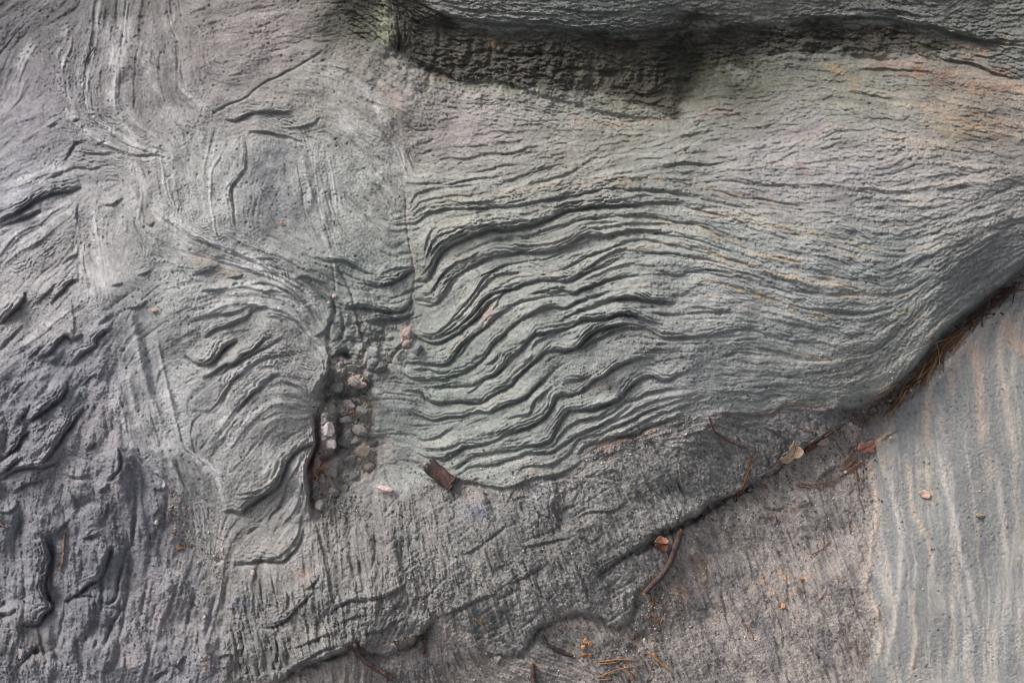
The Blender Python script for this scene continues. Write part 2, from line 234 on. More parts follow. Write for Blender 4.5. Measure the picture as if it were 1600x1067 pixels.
# ------------------------------------------------------------------ beds, notches and cracks surveyed on the outcrop
# frame, height A, swell length L, course of the edge (the bed lies on the left-hand side of the course)
LEDGES = """
a 7 26|30,440 90,445 140,440 200,440 240,400 300,370 360,352 440,345 560,342 640,338 760,335 860,325 960,300 1060,285 1160,270 1260,250 1400,215 1500,225 1600,230
a 3 8|150,205 200,190 300,185 400,190 500,170 620,155 740,150
a 3 8|160,320 200,260 250,235 350,215 460,205 580,195
a 3 7|170,370 220,310 280,290 380,270 520,262 640,245 800,230
a 3 7|180,410 230,345 300,320 400,300 520,310 640,300 760,270 900,250
a 3 9|500,120 620,110 720,80 840,70
a 3 9|700,200 830,150 960,110 1100,60
a 3 9|900,190 1040,160 1180,110 1300,40
a 13 34|190,800 260,790 300,740 330,670 370,610 430,570 500,540 590,500 680,475 760,480 850,465 950,440 1050,400 1130,360 1230,345 1340,330 1450,325 1600,320
a 4 8|200,730 260,700 300,620 350,560 420,520 500,480 620,450 740,440 850,425 960,405
a 4 7|250,640 265,560 290,490 340,460
a 4 7|260,690 280,600 320,530 380,500 470,465 560,445
a 5 8|230,770 290,690 330,620 390,560 470,515 560,490
a 3 7|1000,375 1090,330 1200,300 1330,290 1450,270
a 5 16|820,515 900,515 980,490 1080,455 1150,440 1250,410 1350,405 1450,390 1600,395
a 3 8|1180,470 1260,440 1360,430 1500,420
a 9 30|200,910 270,925 320,935 350,900 390,840 430,780 500,735 570,700 640,660 720,635 800,625 850,615 930,625 1030,615 1120,590 1200,545 1280,515 1380,520 1480,500 1600,485
a 5 8|230,870 290,870 330,810 380,740 440,690 520,660 600,610
a 5 8|210,940 290,950 340,930 390,870 430,810 490,750
a 3 6|800,580 900,575 1000,570 1100,545 1180,515
a 5 9|400,1060 470,980 530,910 600,820 660,750 720,710 800,690
a 5 8|430,1060 520,960 590,870 660,790 740,750 860,740
a 9 16|480,1060 560,1000 610,930 680,880 740,860 820,840 900,810 1000,790 1100,800 1160,800 1220,770 1330,720 1400,700 1500,640
a 6 14|1040,750 1120,720 1200,680 1280,640 1400,600 1500,560 1600,540
a 4 8|1150,790 1250,730 1340,670 1440,610 1540,590
a 4 8|1240,800 1330,760 1420,720 1520,690 1600,680
a 9 14|540,1060 600,1010 640,950 720,890
a 10 16|890,890 950,870 1060,870 1120,855 1190,880 1230,850 1320,820 1400,790 1500,770 1600,760
a 7 12|640,1060 700,1010 760,970 860,930 930,910 1040,890 1130,885 1200,875
a 4 7|700,960 720,900 760,870
a 8 14|860,1040 920,1000 980,970 1060,960 1150,960 1230,920 1330,890 1440,870
a 6 12|1100,1060 1160,1010 1240,980 1340,950 1420,920 1500,905 1600,910
b 10 18|190,190 260,215 340,225 400,200 470,160 530,110 580,60 610,0
b 5 7|200,150 300,170 360,140 420,90 500,40
b 5 7|230,175 320,200 400,165 480,110 560,30
b 5 7|210,170 310,186 380,155 450,100 530,35
b 10 18|130,350 220,350 320,360 400,355 430,320 470,260 530,200 590,160 650,110 700,70 760,30 820,0
b 5 7|420,330 480,290 520,230 560,190
b 9 20|270,440 350,450 430,430 500,410 560,370 620,320 680,240 720,200 790,130 850,80 920,45 1000,15 1060,0
b 5 10|110,410 160,440 220,455 300,460 380,450
b 5 10|180,390 290,390 320,410 420,405
b 9 24|260,490 330,500 400,495 480,490 560,485 630,445 700,420 750,370 790,310 860,265 900,215 960,170 1040,160 1120,140 1180,115 1230,90 1300,80 1400,70 1460,45 1540,50 1600,60
b 4 8|520,540 580,500 620,460
b 4 9|540,350 600,300 650,280
b 4 8|630,370 690,330 715,290
b 9 24|110,520 180,525 240,540 280,590 340,605 400,600 480,590 600,595 660,560 720,525 790,490 840,430 900,380 960,330 1000,290 1060,270 1140,275 1220,245 1270,190 1330,150 1420,130 1520,110
b 5 8|920,270 950,220 1000,190 1080,160
b 4 8|860,360 920,310 930,280
b 7 22|150,670 200,670 260,700 320,710 400,690 500,680 580,655 660,660 740,625 820,600 890,560 940,510 990,460 1040,415 1090,370 1120,350
b 5 9|770,700 830,675 900,670 940,590 990,540 1050,490
b 4 7|960,620 980,560 1020,520
b 6 12|1110,490 1170,465 1230,450 1270,435
b 7 14|1270,500 1330,450 1390,420 1430,385 1510,350 1600,320
b 10 26|300,950 380,950 440,920 510,875 590,865 680,840 760,800 850,770 930,740 990,700 1040,640 1070,580 1120,550 1200,545 1280,500
b 5 12|180,800 240,830 340,810 390,780 440,760
b 4 9|240,880 340,890 420,870 480,840
b 4 8|200,910 280,940 380,930 440,900 520,870
b 4 8|540,820 620,800 700,780 800,755
b 9 20|440,1020 490,980 540,940 620,920 720,900 820,890 900,865 980,860 1040,835 1070,780 1110,710 1150,650 1220,645 1310,635 1400,600 1470,580 1520,510 1600,460
b 5 9|900,880 1000,885 1060,860 1100,800 1160,740 1220,710 1330,690 1400,640 1480,600 1560,540
b 6 11|470,1050 540,1000 640,990 740,970 830,940 920,910 1040,910 1090,870 1140,850 1190,810 1250,780 1320,750 1420,700 1500,640 1560,600
b 6 11|830,1060 870,1000 940,990 1040,985 1110,950 1170,900 1210,830 1270,810 1350,790 1450,750 1560,700
b 10 14|1215,930 1250,870 1330,850 1380,830 1470,805 1590,790
d 8 12|270,885 380,880 430,845 520,810 610,770 680,745
d 6 14|900,745 1040,750 1180,755 1240,740 1300,700 1400,695 1500,700 1600,710
d 7 18|0,180 60,160 150,155 220,140 270,125 360,130 400,145 470,170 540,190
d 9 18|0,350 40,310 80,260 140,220 220,205 330,185
d 8 26|40,350 110,300 200,250 280,220 370,210 450,220 530,265 600,270 700,270 790,265 860,255 950,235 1050,220 1150,235 1220,260 1330,290 1450,300 1600,310
d 5 12|0,540 60,520 100,500
d 6 14|0,620 60,590 110,540 180,510 210,480 270,445 330,420 390,400 500,405
d 8 18|230,680 290,650 310,610 360,560 420,525 480,515 540,540 600,530 650,500 720,465
d 6 9|0,720 90,715 160,690 240,680 300,650
d 6 12|0,820 110,790 190,760 290,690 350,660 390,650 440,620 530,600 620,595 700,590
d 4 6|0,890 90,850 180,800 260,760 350,690
d 4 6|100,870 200,810 300,760 420,690 520,650
d 4 6|200,850 330,790 450,730 600,680 700,640
d 4 6|270,870 400,810 520,750 650,710 780,660
d 3 6|400,700 520,660 640,640 760,620
d 4 9|850,600 950,610 1060,605 1130,620 1200,600 1280,590
d 3 6|900,680 1020,660 1140,670 1240,630 1340,640
d 9 20|0,110 100,70 190,40 260,25 340,20 440,40 540,50 620,65
d 5 12|480,120 600,125 720,120 850,110 1000,110
d 4 9|680,85 780,80 870,95
d 3 8|800,405 880,405 940,380 990,360
d 3 9|1180,150 1280,170 1400,200 1600,230
c 5 14|0,410 100,395 200,385 330,405 420,430 520,440 620,470 720,530 820,580 920,610 1050,645 1170,670 1290,680
c 5 14|330,570 430,565 530,580 640,610 760,660 880,700 980,740 1100,780 1200,800 1350,800
c 6 16|200,760 330,755 440,760 520,740 620,745 720,765 850,780 980,830 1100,850 1200,860 1400,880 1600,890
c 4 12|500,790 600,800 720,815 850,850 960,890 1080,930 1200,990 1350,1020
c 6 14|0,900 80,905 180,910 270,920 400,940
c 4 10|400,880 500,875 620,880
c 6 14|0,1030 60,1005 150,1010 220,1040 320,1060
c 4 12|700,230 850,260 1000,300 1120,335 1220,350 1320,330
c 4 12|330,110 400,75 480,55 560,70 650,75 700,60
c 3 12|1000,440 1150,475 1280,500 1400,520 1550,570
c 3 12|1200,740 1350,790 1480,820 1600,850
c 4 12|0,500 120,490 240,470
c 3 9|450,340 560,350 620,340
c 3 8|360,520 460,540 560,560
c 3 8|0,300 120,280 240,260 340,290
c 3 8|0,620 100,600 190,610
c 3 9|780,95 850,80 920,70
c 3 9|1100,220 1180,215 1250,210
z 6 16|960,303 1000,298 1040,300 1100,312 1160,325 1230,335
z 7 18|940,322 1000,320 1040,318 1080,325 1120,335 1180,352 1240,368
z 6 16|960,362 1000,361 1040,366 1090,376 1150,395 1200,412
z 5 14|960,380 1000,375 1040,381 1100,395 1160,410 1220,425
z 4 12|1000,400 1060,402 1120,415 1180,432 1260,450
e 13 26|160,700 210,745 260,760 320,750 370,700 410,650 490,605
e 8 14|280,590 300,575 340,545 400,530 470,500 540,470 570,430 630,405 670,400
e 4 12|190,490 270,465 350,450 440,440 490,430 560,400 650,400
e 8 14|270,850 340,810 400,765 470,750 520,700 590,660 650,600 710,580
e 6 10|380,830 430,780 520,730 590,690 660,650 740,605 780,590
e 6 16|380,1000 420,920 450,870 500,820 560,780 620,735 700,710 790,705 860,690
e 8 22|480,1060 520,1000 580,940 640,890 700,840 750,820
e 5 14|200,205 250,190 300,180 370,180
e 4 8|420,215 470,215 520,205
e 4 9|250,300 330,295 390,290 430,275
e 3 6|450,265 490,245
e 4 8|630,320 700,300 780,310
e 3 5|490,170 600,190 720,230 820,290 900,370 960,440 1000,520
e 3 5|560,260 650,250 780,290 860,350 920,440
e 3 5|690,430 780,460 860,490 910,550 950,600 1010,650 1040,700
e 3 5|600,170 700,190 800,240 900,310 970,400
e 6 9|960,580 1020,560 1060,500 1100,450
e 12 18|970,980 990,930 1010,870 1050,810 1060,720 1040,650
e 11 18|1280,250 1340,265 1420,260 1500,220 1560,190 1600,170
e 4 8|1370,200 1450,165 1580,150
e 12 16|1150,410 1250,400 1380,420 1480,430 1540,400 1580,350
e 10 14|1290,490 1400,480 1500,470 1590,440
e 6 10|970,80 1030,110 1120,110 1200,140 1270,180 1330,195
e 5 9|840,225 900,210 960,225 1040,260
e 4 8|590,95 680,95 740,110
e 8 10|1060,720 1120,690 1180,700 1230,740
e 9 12|1270,800 1330,800 1400,780 1430,740
f 17 30|400,680 450,672 510,690 540,650 600,610 680,560 740,510 770,430 800,360 860,300 920,265 970,255
f 6 8|480,600 560,590 640,570 700,520 740,450 760,380
f 4 6|470,570 560,560 640,545
f 11 24|460,1010 540,1000 620,985 690,985 760,990 800,960 850,900 880,850 900,770
f 5 7|640,990 740,960 820,890 870,800 885,700
f 4 8|680,750 700,690 750,640 780,560 790,500 840,430 870,370 910,300
f 26 20|960,720 950,680 930,550 920,430 930,380 975,260 970,150 960,60
f 4 10|540,820 590,780 640,765
g 13 26|0,430 40,390 80,350 130,300 155,250 150,230
g 10 20|320,300 350,260 390,225 420,180 460,155 495,150
g 6 16|220,310 270,260 310,220 355,165
g 11 20|250,635 310,610 350,560 390,520 420,500 450,525 500,505 520,490
g 9 16|460,690 490,640 540,600 600,565 600,520 640,490 690,460 710,450
g 13 26|180,1040 250,990 330,930 390,880 415,820 415,780
g 5 12|610,430 660,400 720,365
g 5 12|500,820 560,770 610,740
g 5 9|800,330 870,320 920,280
g 4 9|860,120 910,110 960,90
g 3 9|700,190 770,170
g 5 12|0,590 60,520 100,480 150,440
g 5 12|180,640 240,590 280,550
g 4 10|60,900 110,820 160,780
g 5 10|100,1060 150,1000 190,930
h 13 26|260,500 320,430 370,360 410,300 450,250 480,200 525,150
h 15 24|0,480 60,430 110,390 140,330 190,290
h 12 16|0,570 60,520 140,460
h 10 16|0,600 100,540 200,520 280,520 370,490
h 7 14|90,690 130,650 200,620 270,605
h 7 12|540,420 580,390 600,370
h 10 18|670,610 720,570 750,510 750,430 740,400
h 7 10|620,680 660,660 690,640
h 7 12|520,970 570,955 640,940
h 5 9|0,800 60,800 120,750
h 6 10|400,560 480,590 560,570
h 5 8|640,860 660,790 680,740
h 4 8|960,820 1000,780
h 5 8|970,665 1030,660 1040,630
h 4 8|230,290 280,270 300,240
i 16 26|130,700 180,710 240,700 270,650 330,590 300,540 280,470 290,400 320,290 310,250 280,150
i 12 26|400,560 500,500 560,450 630,410 660,340 700,200
i 6 10|460,520 540,520 600,535
i 7 10|580,850 600,820 605,790
i 6 12|340,150 400,90 440,40
i 9 10|0,640 60,640 100,600
i 7 12|120,960 200,870 240,840
i 7 10|960,1060 1010,1000 1060,990
i 6 9|1060,900 1080,960 1110,960 1150,900
j 8 12|420,720 500,720 560,690 620,640 700,560 760,500
j 8 12|860,640 920,590 980,560 1080,550 1180,540 1260,500 1340,450
j 5 8|700,490 750,460 800,390
j 5 8|600,860 700,830 800,780 880,760
j 5 8|620,980 720,920 820,860 960,830
j 5 8|900,700 1000,660 1100,640
j 5 8|1060,760 1180,740 1260,690 1340,660
j 5 8|160,910 220,890 270,900
k 6 14|660,680 720,620 800,560 850,510
k 6 12|860,890 940,860 1000,820 1080,790
k 5 10|640,1000 700,970 790,960
k 4 8|780,800 830,770
k 5 10|1290,470 1380,440 1460,440 1540,430 1600,400
k 4 8|1360,640 1430,590
k 5 9|960,660 1050,640 1140,620 1250,600
k 5 9|560,700 620,690 680,650
k 4 8|1090,415 1130,390 1160,300 1165,240
k 3 8|830,400 880,330 910,280 905,220
k 3 8|640,250 650,230 680,225
k 5 8|40,1000 120,970 190,920 230,870
z 13 18|930,902 945,890 965,877 987,862 1012,850
z 12 18|1161,764 1185,751 1212,737 1223,724 1255,703 1279,688 1308,668
n8 6 10|560,790 600,830 640,830
n8 5 8|430,770 470,755 540,730 630,690 720,660
l 15 22|0,800 60,760 140,710 220,660 300,620 380,600 450,590 510,570
l 9 14|0,822 100,780 190,745 260,715
l 4 10|500,360 600,365 700,360 760,355
l 4 10|400,480 470,450 560,460 640,440 720,440
l 6 10|400,410 430,360 470,300 520,290
l 4 10|300,200 370,170
l 4 10|450,160 500,150
l 5 12|800,370 880,375 940,370 1000,370
l 5 9|650,690 710,680 770,640
l 4 9|280,530 340,500 400,470
l 3 9|600,310 660,280
l 4 9|380,1060 440,1010 500,990
l 3 8|0,1000 80,900 150,840
l 4 8|900,780 940,812 970,790
n1 9 14|1040,555 1100,560 1150,532 1250,520 1350,530
n1 6 9|1150,610 1200,610 1290,625 1350,640 1400,655
n1 4 8|1330,600 1440,580 1480,540
n1 5 14|1085,1050 1080,960 1070,880 1100,830 1135,780 1140,700 1130,640
n1 4 8|360,1050 355,990 365,940
n2 14 18|268,265 276,180 265,80
m 12 26|0,125 160,120 300,115 450,115 600,110 750,118 850,142 950,162 1050,178 1200,228 1400,262 1600,292
m 4 8|480,70 600,60 700,70 800,80 900,95 1000,110
m 5 10|500,575 600,590 700,610 800,625
m 6 14|300,890 360,860 420,830 480,815 540,820
m 5 12|740,975 800,945 850,940
m 5 12|800,1030 850,1000 910,985
m 4 10|130,770 200,750 270,735 310,710
m 7 10|1030,345 1130,380 1250,395 1280,400 1350,430 1450,470 1600,505
m 4 8|560,440 700,430 850,440 1000,450
m 4 8|380,690 460,690 560,680
m 3 8|1130,390 1180,330
n3 5 12|130,520 230,510 320,560 400,600 430,540
n3 4 12|0,640 80,620 180,600
n3 4 12|0,760 90,760 200,790
n3 4 12|500,880 560,870 600,880
n2 4 10|350,670 400,660 440,640
n2 12 30|380,20 480,70 600,95 700,110 850,120 1000,130 1200,150 1400,150 1600,130
n2 5 10|430,10 560,45 700,55 900,70 1100,80
n2 4 9|700,75 850,95 1000,100
n2 4 9|1000,40 1200,60 1400,50
n2 5 10|1150,120 1240,180 1400,190 1500,170
n6 5 9|1060,680 1080,640 1090,620
n9 8 10|640,140 690,90 740,60
n9 5 8|400,250 450,265 490,250
"""
GROOVES = """
a 3 1.6|130,210 135,300 135,400 150,500 165,600 190,720 185,830 165,950 150,1060
e 4 2|1090,100 1140,200 1190,300 1220,400 1240,500 1270,600 1280,700
e 2 1.5|1050,60 1080,150 1090,230 1100,330
e 15 7|1080,700 1100,780 1060,860 1035,960 1015,1060
f 15 4.5|1000,20 985,120 985,260 950,340 940,440 945,560 955,660
e 16 7|1100,690 1160,690 1190,730
p 14 6|270,250 260,330 230,380 270,390 330,370 420,370 500,350
p 12 6|330,480 345,560 330,680
e 12 8|1290,860 1330,900 1260,900 1180,920
e 7 3|1080,330 1090,420 1060,500 1050,600 1070,680
e 7 3|1560,480 1540,560 1510,640 1440,720 1390,760
e 6 2.5|1280,700 1290,760 1270,800
e 6 3|1130,420 1150,520 1130,600 1090,650
f 4 2.5|1000,760 1010,850 1040,930 1060,1000
f 15 5|970,330 1010,350 1060,330 1110,280 1120,160 1120,60
f 12 6|960,420 1000,430 1030,480
f 5 3|1400,420 1440,500 1470,540
f 5 4|345,960 370,985 390,965
h 6 3|860,740 850,830 840,920 830,1010
h 6 3|1040,640 1040,720 1030,850 1020,960
i 8 2.5|850,200 790,240 770,330 740,430 730,520 690,570 650,580
i 6 2.5|750,530 740,640 700,700 650,830
i 9 6|0,670 30,650 60,660
i 8 5|20,560 50,600
i 8 4|210,890 240,850
i 8 5|340,930 380,890
j 4 2|470,760 500,850 540,940
j 5 3|600,750 630,850
j 4 2|720,640 740,800
j 5 2.5|800,640 850,740 840,800
j 4 2|300,800 310,900 290,1010
j 4 2.5|790,90 800,170 830,260 850,370 870,500
j 4 2|1140,90 1145,250 1120,370
j 4 2|920,480 880,580 860,700
j 4 2|1050,300 1040,420
j 5 5|1500,620 1470,560 1430,480 1350,400 1310,300 1290,200
k 4 1.6|1160,740 1230,840
k 4 1.6|870,890 890,960
k 4 1.6|830,980 860,1040
k 4 1.6|960,760 980,830
k 7 8|1150,420 1190,520 1140,600
k 4 1.5|1040,240 1070,300 1090,380
k 4 1.5|1100,220 1120,300 1110,380
k 5 1.8|180,620 190,700 185,760
n2 5 3|930,180 940,300
n2 5 4|1230,170 1240,260
n2 6 4|1400,280 1410,400
n2 5 3|1480,320 1470,430
n2 4 3|460,130 465,230
n2 4 3|700,190 705,300
n2 4 3|1100,200 1110,310
n2 5 3|600,250 700,240 820,260 960,250
n2 5 4|1000,330 1120,320 1240,345 1350,330
n2 5 3|480,300 560,320 680,330 800,340
n3 5 3|300,150 500,170 700,180 900,190
n3 4 3|420,110 430,200
n3 4 3|760,120 770,200
n1 4 1.6|985,530 1050,490 1130,460 1200,400 1280,360 1350,325 1420,285 1500,235
n1 3 6|950,30 990,90 1000,170 1030,260
n1 3 6|780,100 820,200 830,290 880,400 960,480
n1 3 3|640,80 690,90
g 5 6|880,420 910,520 930,620 950,720 960,800 970,900
g 3 5|900,850 960,960 990,1060
h 3 4|1140,370 1220,430 1290,490
h 4 3|430,640 470,720 490,800
h 3 3|1230,670 1280,730 1340,745
z 42 14|1660,370 1600,428 1560,462 1520,492 1490,522 1462,556 1432,592 1405,618
z 22 16|1432,592 1405,618 1375,640 1345,648 1310,645
z 20 26|1085,20 1078,70 1075,120 1068,170
z 8 12|1000,985 1010,1010
z 12 3|990,866 1014,855 1034,838 1057,828 1082,814 1109,797 1136,780
m 4 3|0,345 100,332 200,322 300,332 400,342 500,347 600,365 700,380 830,376
"""
SEAMS = '''158,0 150,60 140,110 138,150 150,185 185,215 225,238 260,246
200,0 190,60 178,120 180,170 200,200 240,225
262,10 275,70 280,120 300,150 335,178
110,40 100,100 104,150 120,190 160,225 210,245
350,215 330,270 332,340 360,392 400,410
480,225 490,270 498,320 512,372 520,400
510,240 520,290 526,340
262,340 300,370 350,390 400,410 450,435 490,470 520,510
280,390 330,410 380,420 430,445 470,475 500,515
240,330 280,360 340,384 420,420 470,452
0,420 40,390 90,355 125,330
0,400 60,350 120,318
122,320 118,360 128,400 140,440 150,480
145,330 152,380 160,430 170,480
210,250 220,300 215,340 230,360
250,240 262,290 268,330
252,673 285,703 345,748 352,793
180,600 190,650 215,710 250,750 270,800
300,640 330,640 360,600 400,580 450,575
330,690 360,650 400,610 450,600 480,620
350,720 385,670 430,635 470,640
300,470 340,455 400,450 450,470 490,510
310,500 350,480 410,480 460,500 500,545
560,130 600,180 625,230 635,290
530,180 570,230 600,280 615,330
60,60 40,100 20,150
0,300 40,285 90,270 130,262
0,560 40,540 90,505 140,470
430,830 455,800 470,760 478,720
300,760 310,800 320,850'''
RIDGES = """
g 4 5|820,340 830,420 850,520 870,620 890,720 920,820 950,920 980,1040
g 3 3|960,470 990,560 1010,650 1030,760 1060,880 1090,1000
g 2 5|740,600 780,720 820,840 860,960
h 3 6|820,80 870,200 930,320 1000,420 1070,480 1110,560 1130,660 1140,760
h 3 4|1030,0 1080,160 1110,280 1140,360
l 2 5|590,640 600,760 620,880 640,1000
l 2 6|1080,320 1090,450 1100,600 1110,720
n1 3 7|560,290 540,400 540,540
n1 2 6|630,180 700,260 760,350
n1 2 6|480,290 450,400
n1 3 5|1400,700 1420,820 1440,900 1430,980
n1 3 5|1490,880 1510,960 1500,1060
j 3 4|330,850 350,920
j 3 5|540,770 570,900
j 3 5|670,700 690,820
i 3 6|1090,900 1060,960
n9 2 5|870,0 900,130 920,250 900,400 880,520 870,640 920,740 940,860 910,1000
n9 1.5 6|960,60 1000,230 1030,380 1030,520 1020,650 1000,800 960,1000
n9 2 5|1210,0 1240,150 1290,330 1310,470 1350,580 1370,720 1410,850
n9 2 5|1090,640 1090,750 1100,900 1060,1060
n6 5 8|1330,500 1290,570 1250,640 1180,730
"""
def rows(t):
    for ln in t.strip().split('\n'):
        head, body = ln.split('|'); h = head.split()
        yield h[0], [float(v) for v in h[1:]], pts(h[0], body)
BED_FRAMES = set('fghijk') | {'n8', 'n9', 'q', 'r'}
for fr, (A, L), P in rows(LEDGES):
    ledge(P, A * (1.25 if fr in 'abde' else 1.4 if fr in 'ghi' else 1.1), L)
    if fr not in BED_FRAMES and not (fr == 'z' and P[0][1] > 700): orient(P)
for fr, (D, w), P in rows(GROOVES): groove(P, D, w)
for fr, (D, w), P in rows(RIDGES): groove(P, -D, w)
for fr, (A, B), P in rows('''j 16 24|440,1060 560,1040 680,970 800,920 900,890 1010,830 1060,850 1170,895 1280,850 1380,800 1450,750 1500,680 1500,620
z 16 34|987,862 1012,850 1032,832 1055,822 1080,808 1107,791 1134,774 1161,764 1190,750
n8 11 16|690,920 760,945 840,930 890,860 940,800 1010,760 1090,735 1170,750 1230,790 1300,800 1350,760 1370,700 1380,640'''):
    P = P.copy(); r = dist_field(P, 150, X + 5 * vnoise(X / 26, Y / 26, 15) + 2.5 * vnoise(X / 9, Y / 9, 16), Y + 5 * vnoise(X / 26, Y / 26, 17) + 2.5 * vnoise(X / 9, Y / 9, 18))
    sl, d, s, arc, tot = r; k = 1 / (1 + np.exp(-np.clip(d * s / 1.0, -30, 30)))
    hi = A * np.exp(-d / 45) * (.55 + .45 * smooth(0, 9, d)); lo = -B * 1.2 * np.exp(-d / 6.5)
    H[sl] += np.where(d < 1e5, (hi * (1 - k) + lo * k) * taper(arc, tot, 60) * np.clip(.8 + .5 * vnoise(X[sl] / 60, Y[sl] / 60, 19), .35, 1.3), 0)
LAMS = '''
4 22 6|125,60 128,130 150,180 200,212 260,244
5 20 6|75,262 115,240 150,246 200,252 245,250
4 24 7|255,290 285,338 330,370 390,400 440,432 480,470 505,515
3 16 5|280,330 330,362 400,395 460,440 500,490
4 18 6|350,188 400,182 450,192 480,218 500,252
4 16 6|500,400 540,420 580,442 620,442 650,430
4 18 7|0,440 60,400 110,370
4 20 7|0,520 50,480 100,450 150,420
5 20 6|345,640 362,592 400,566 450,556 490,575
4 14 5|300,560 340,545 390,525 430,520
4 16 5|370,775 420,765 440,735 460,705 490,690
4 12 5|400,872 450,868 470,840 478,800
4 18 5|650,300 700,290 780,285 860,270 940,255
4 20 5|650,345 680,320 760,312 860,300 960,285 1060,280
5 14 5|655,430 668,395 690,370 740,352 820,340 900,322 1000,305
4 12 5|660,470 690,440 710,420 760,402
5 18 5|700,500 740,460 770,430 830,420 900,420 960,400 1040,385
4 20 5|650,500 700,525 740,505 760,480
4 18 5|900,690 960,665 1020,640 1080,625 1140,605
4 16 5|640,690 680,710 740,700 800,680 860,665
4 18 5|880,720 900,690 960,672 1040,640 1120,622 1200,620 1300,610
3 26 6|1000,420 1100,430 1200,460 1300,490 1420,500
3 30 6|1050,330 1150,350 1250,385 1350,420 1450,420
3 26 6|1250,600 1330,590 1400,550 1460,500 1540,430
3 30 6|1300,540 1380,520 1460,450 1560,380
3 24 6|1250,130 1350,125 1450,130 1600,160
3 24 6|1300,170 1400,180 1500,200 1600,220
3 26 6|1200,10 1300,5 1420,5 1600,20
4 22 6|700,15 800,20 900,25 1050,25
4 20 6|700,150 800,165 900,180 1040,195
4 16 6|440,1000 500,985 570,960 640,940
4 20 6|0,740 60,730 120,722 160,715
4 20 6|0,700 40,680 90,650 120,620
'''
for ln in LAMS.strip().split('\n'):
    hd, bd = ln.split('|'); a_, w_, pr = [float(v) for v in hd.split()]; laminae(pts('z', bd), a_ * .55, w_, pr)
for t in ('78,830 80,880 75,960', '30,800 35,860 40,950', '205,860 200,920 188,1000', '215,740 210,800 206,860', '232,900 215,985', '282,900 262,965', '306,920 290,985', '336,930 320,1005', '356,900 348,955', '150,860 160,930 150,990', '120,1000 130,1060', '240,1000 225,1067', '60,980 75,1040'):
    groove(pts('z', t), 5, 3.2)
r_s0 = np.random.default_rng(41)
for t in SEAMS.split('\n'):
    P = spline(pts('z', t), 26); P[1:-1] += r_s0.normal(0, 2.6, P[1:-1].shape); ledge(P, 2.4, 9, 2.4, 2.2, tp=60); groove(P + np.array([5., 4.]), 1.2, 2.0); orient(P, .8)
r_s = np.random.default_rng(23)
def scratches(x0, y0, x1, y1, n, dx, dy, poly, D):
    k = 0
    while k < n:
        x = r_s.uniform(x0, x1); y = r_s.uniform(y0, y1); k += 1
        if not inside(poly, np.array([x]), np.array([y]))[0]: continue
        l = r_s.uniform(10, 34); a = math.atan2(dy, dx) + r_s.normal(0, .13); P = np.array([(x - l * math.cos(a), y - l * math.sin(a)), (x + r_s.normal(0, 1.5), y), (x + l * math.cos(a), y + l * math.sin(a))])
        d = r_s.uniform(.5, 1) * D
        if r_s.random() < .6: groove(P, d, r_s.uniform(1.4, 2.6), 12)
        else: ledge(P[::-1], d, 7, d, 2.2)
# undercut foot of the big boulder along the gully, roof of the recess above the face
ledge(pts('z', '1290,640 1330,640 1365,628 1400,600 1432,568 1462,530 1495,500 1540,466 1600,415 1680,340'), 12, 26, 46, 14, 1.2, 60, False)
ledge(pts('z', '600,-30 640,18 700,36 800,46 900,50 1000,56 1080,52 1150,44 1250,34 1380,34 1480,50 1600,84 1760,120'), 5, 40, 6, 22, 3.0, 60, True)
ledge(pts('n2', '268,262 360,290 450,322 520,360 600,375 700,380 800,392 930,440 1060,472 1200,515 1320,540 1420,548 1556,545'), 5, 50, 4, 9, 1.6, 30, True)
ledge(pts('n2', '1540,560 1556,500 1560,430 1585,360 1580,300'), 4, 30, 4, 12, 2.4, 40, True)
ledge(pts('z', '640,716 680,738 730,752 790,762 830,748 880,738 915,714'), 7, 30, 6, 8)
# blocks and knobs
for b in ["f 1040 210 14 28 -5 12 4", "f 1030 80 11 12 0 6 3", "f 1410 545 16 9 15 9 3", "p 450 295 15 9 10 10 3", "p 350 210 16 10 -20 8 3", "p 540 150 13 14 0 8 4",
          "b 145 200 10 18 15 8 3", "b 205 270 9 12 20 6 3", "p 700 60 9 18 15 6 3", "h 740 640 20 28 0 5 3", "h 720 470 18 26 10 4 2", "i 560 320 30 34 10 6 3",
          "i 90 640 14 34 0 7 3", "i 230 300 22 50 0 7 3", "i 540 640 24 30 0 5 3", "i 1100 920 14 14 40 6 3", "g 60 300 30 20 -40 6 2", "g 340 840 24 24 0 6 2", "k 1110 320 12 24 -15 4 3",
          "j 400 880 16 22 0 5 4", "j 540 850 16 20 0 4 4", "j 680 780 16 20 0 4 4", "p 230 440 8 14 0 7 3", "p 400 470 16 10 0 5 3", "p 510 700 18 14 0 5 3", "p 470 760 14 10 0 5 3",
          "p 600 660 12 16 0 -5 3", "j 1000 60 20 50 5 3 3", "j 1220 120 22 60 -5 4 3"]:
    v = b.split(); ox, oy, sc = FRAMES[v[0]]; x, y, rx, ry, an, h, pw = [float(q) for q in v[1:]]
    bump(ox + x * sc, oy + y * sc, rx, ry, an, h, pw)

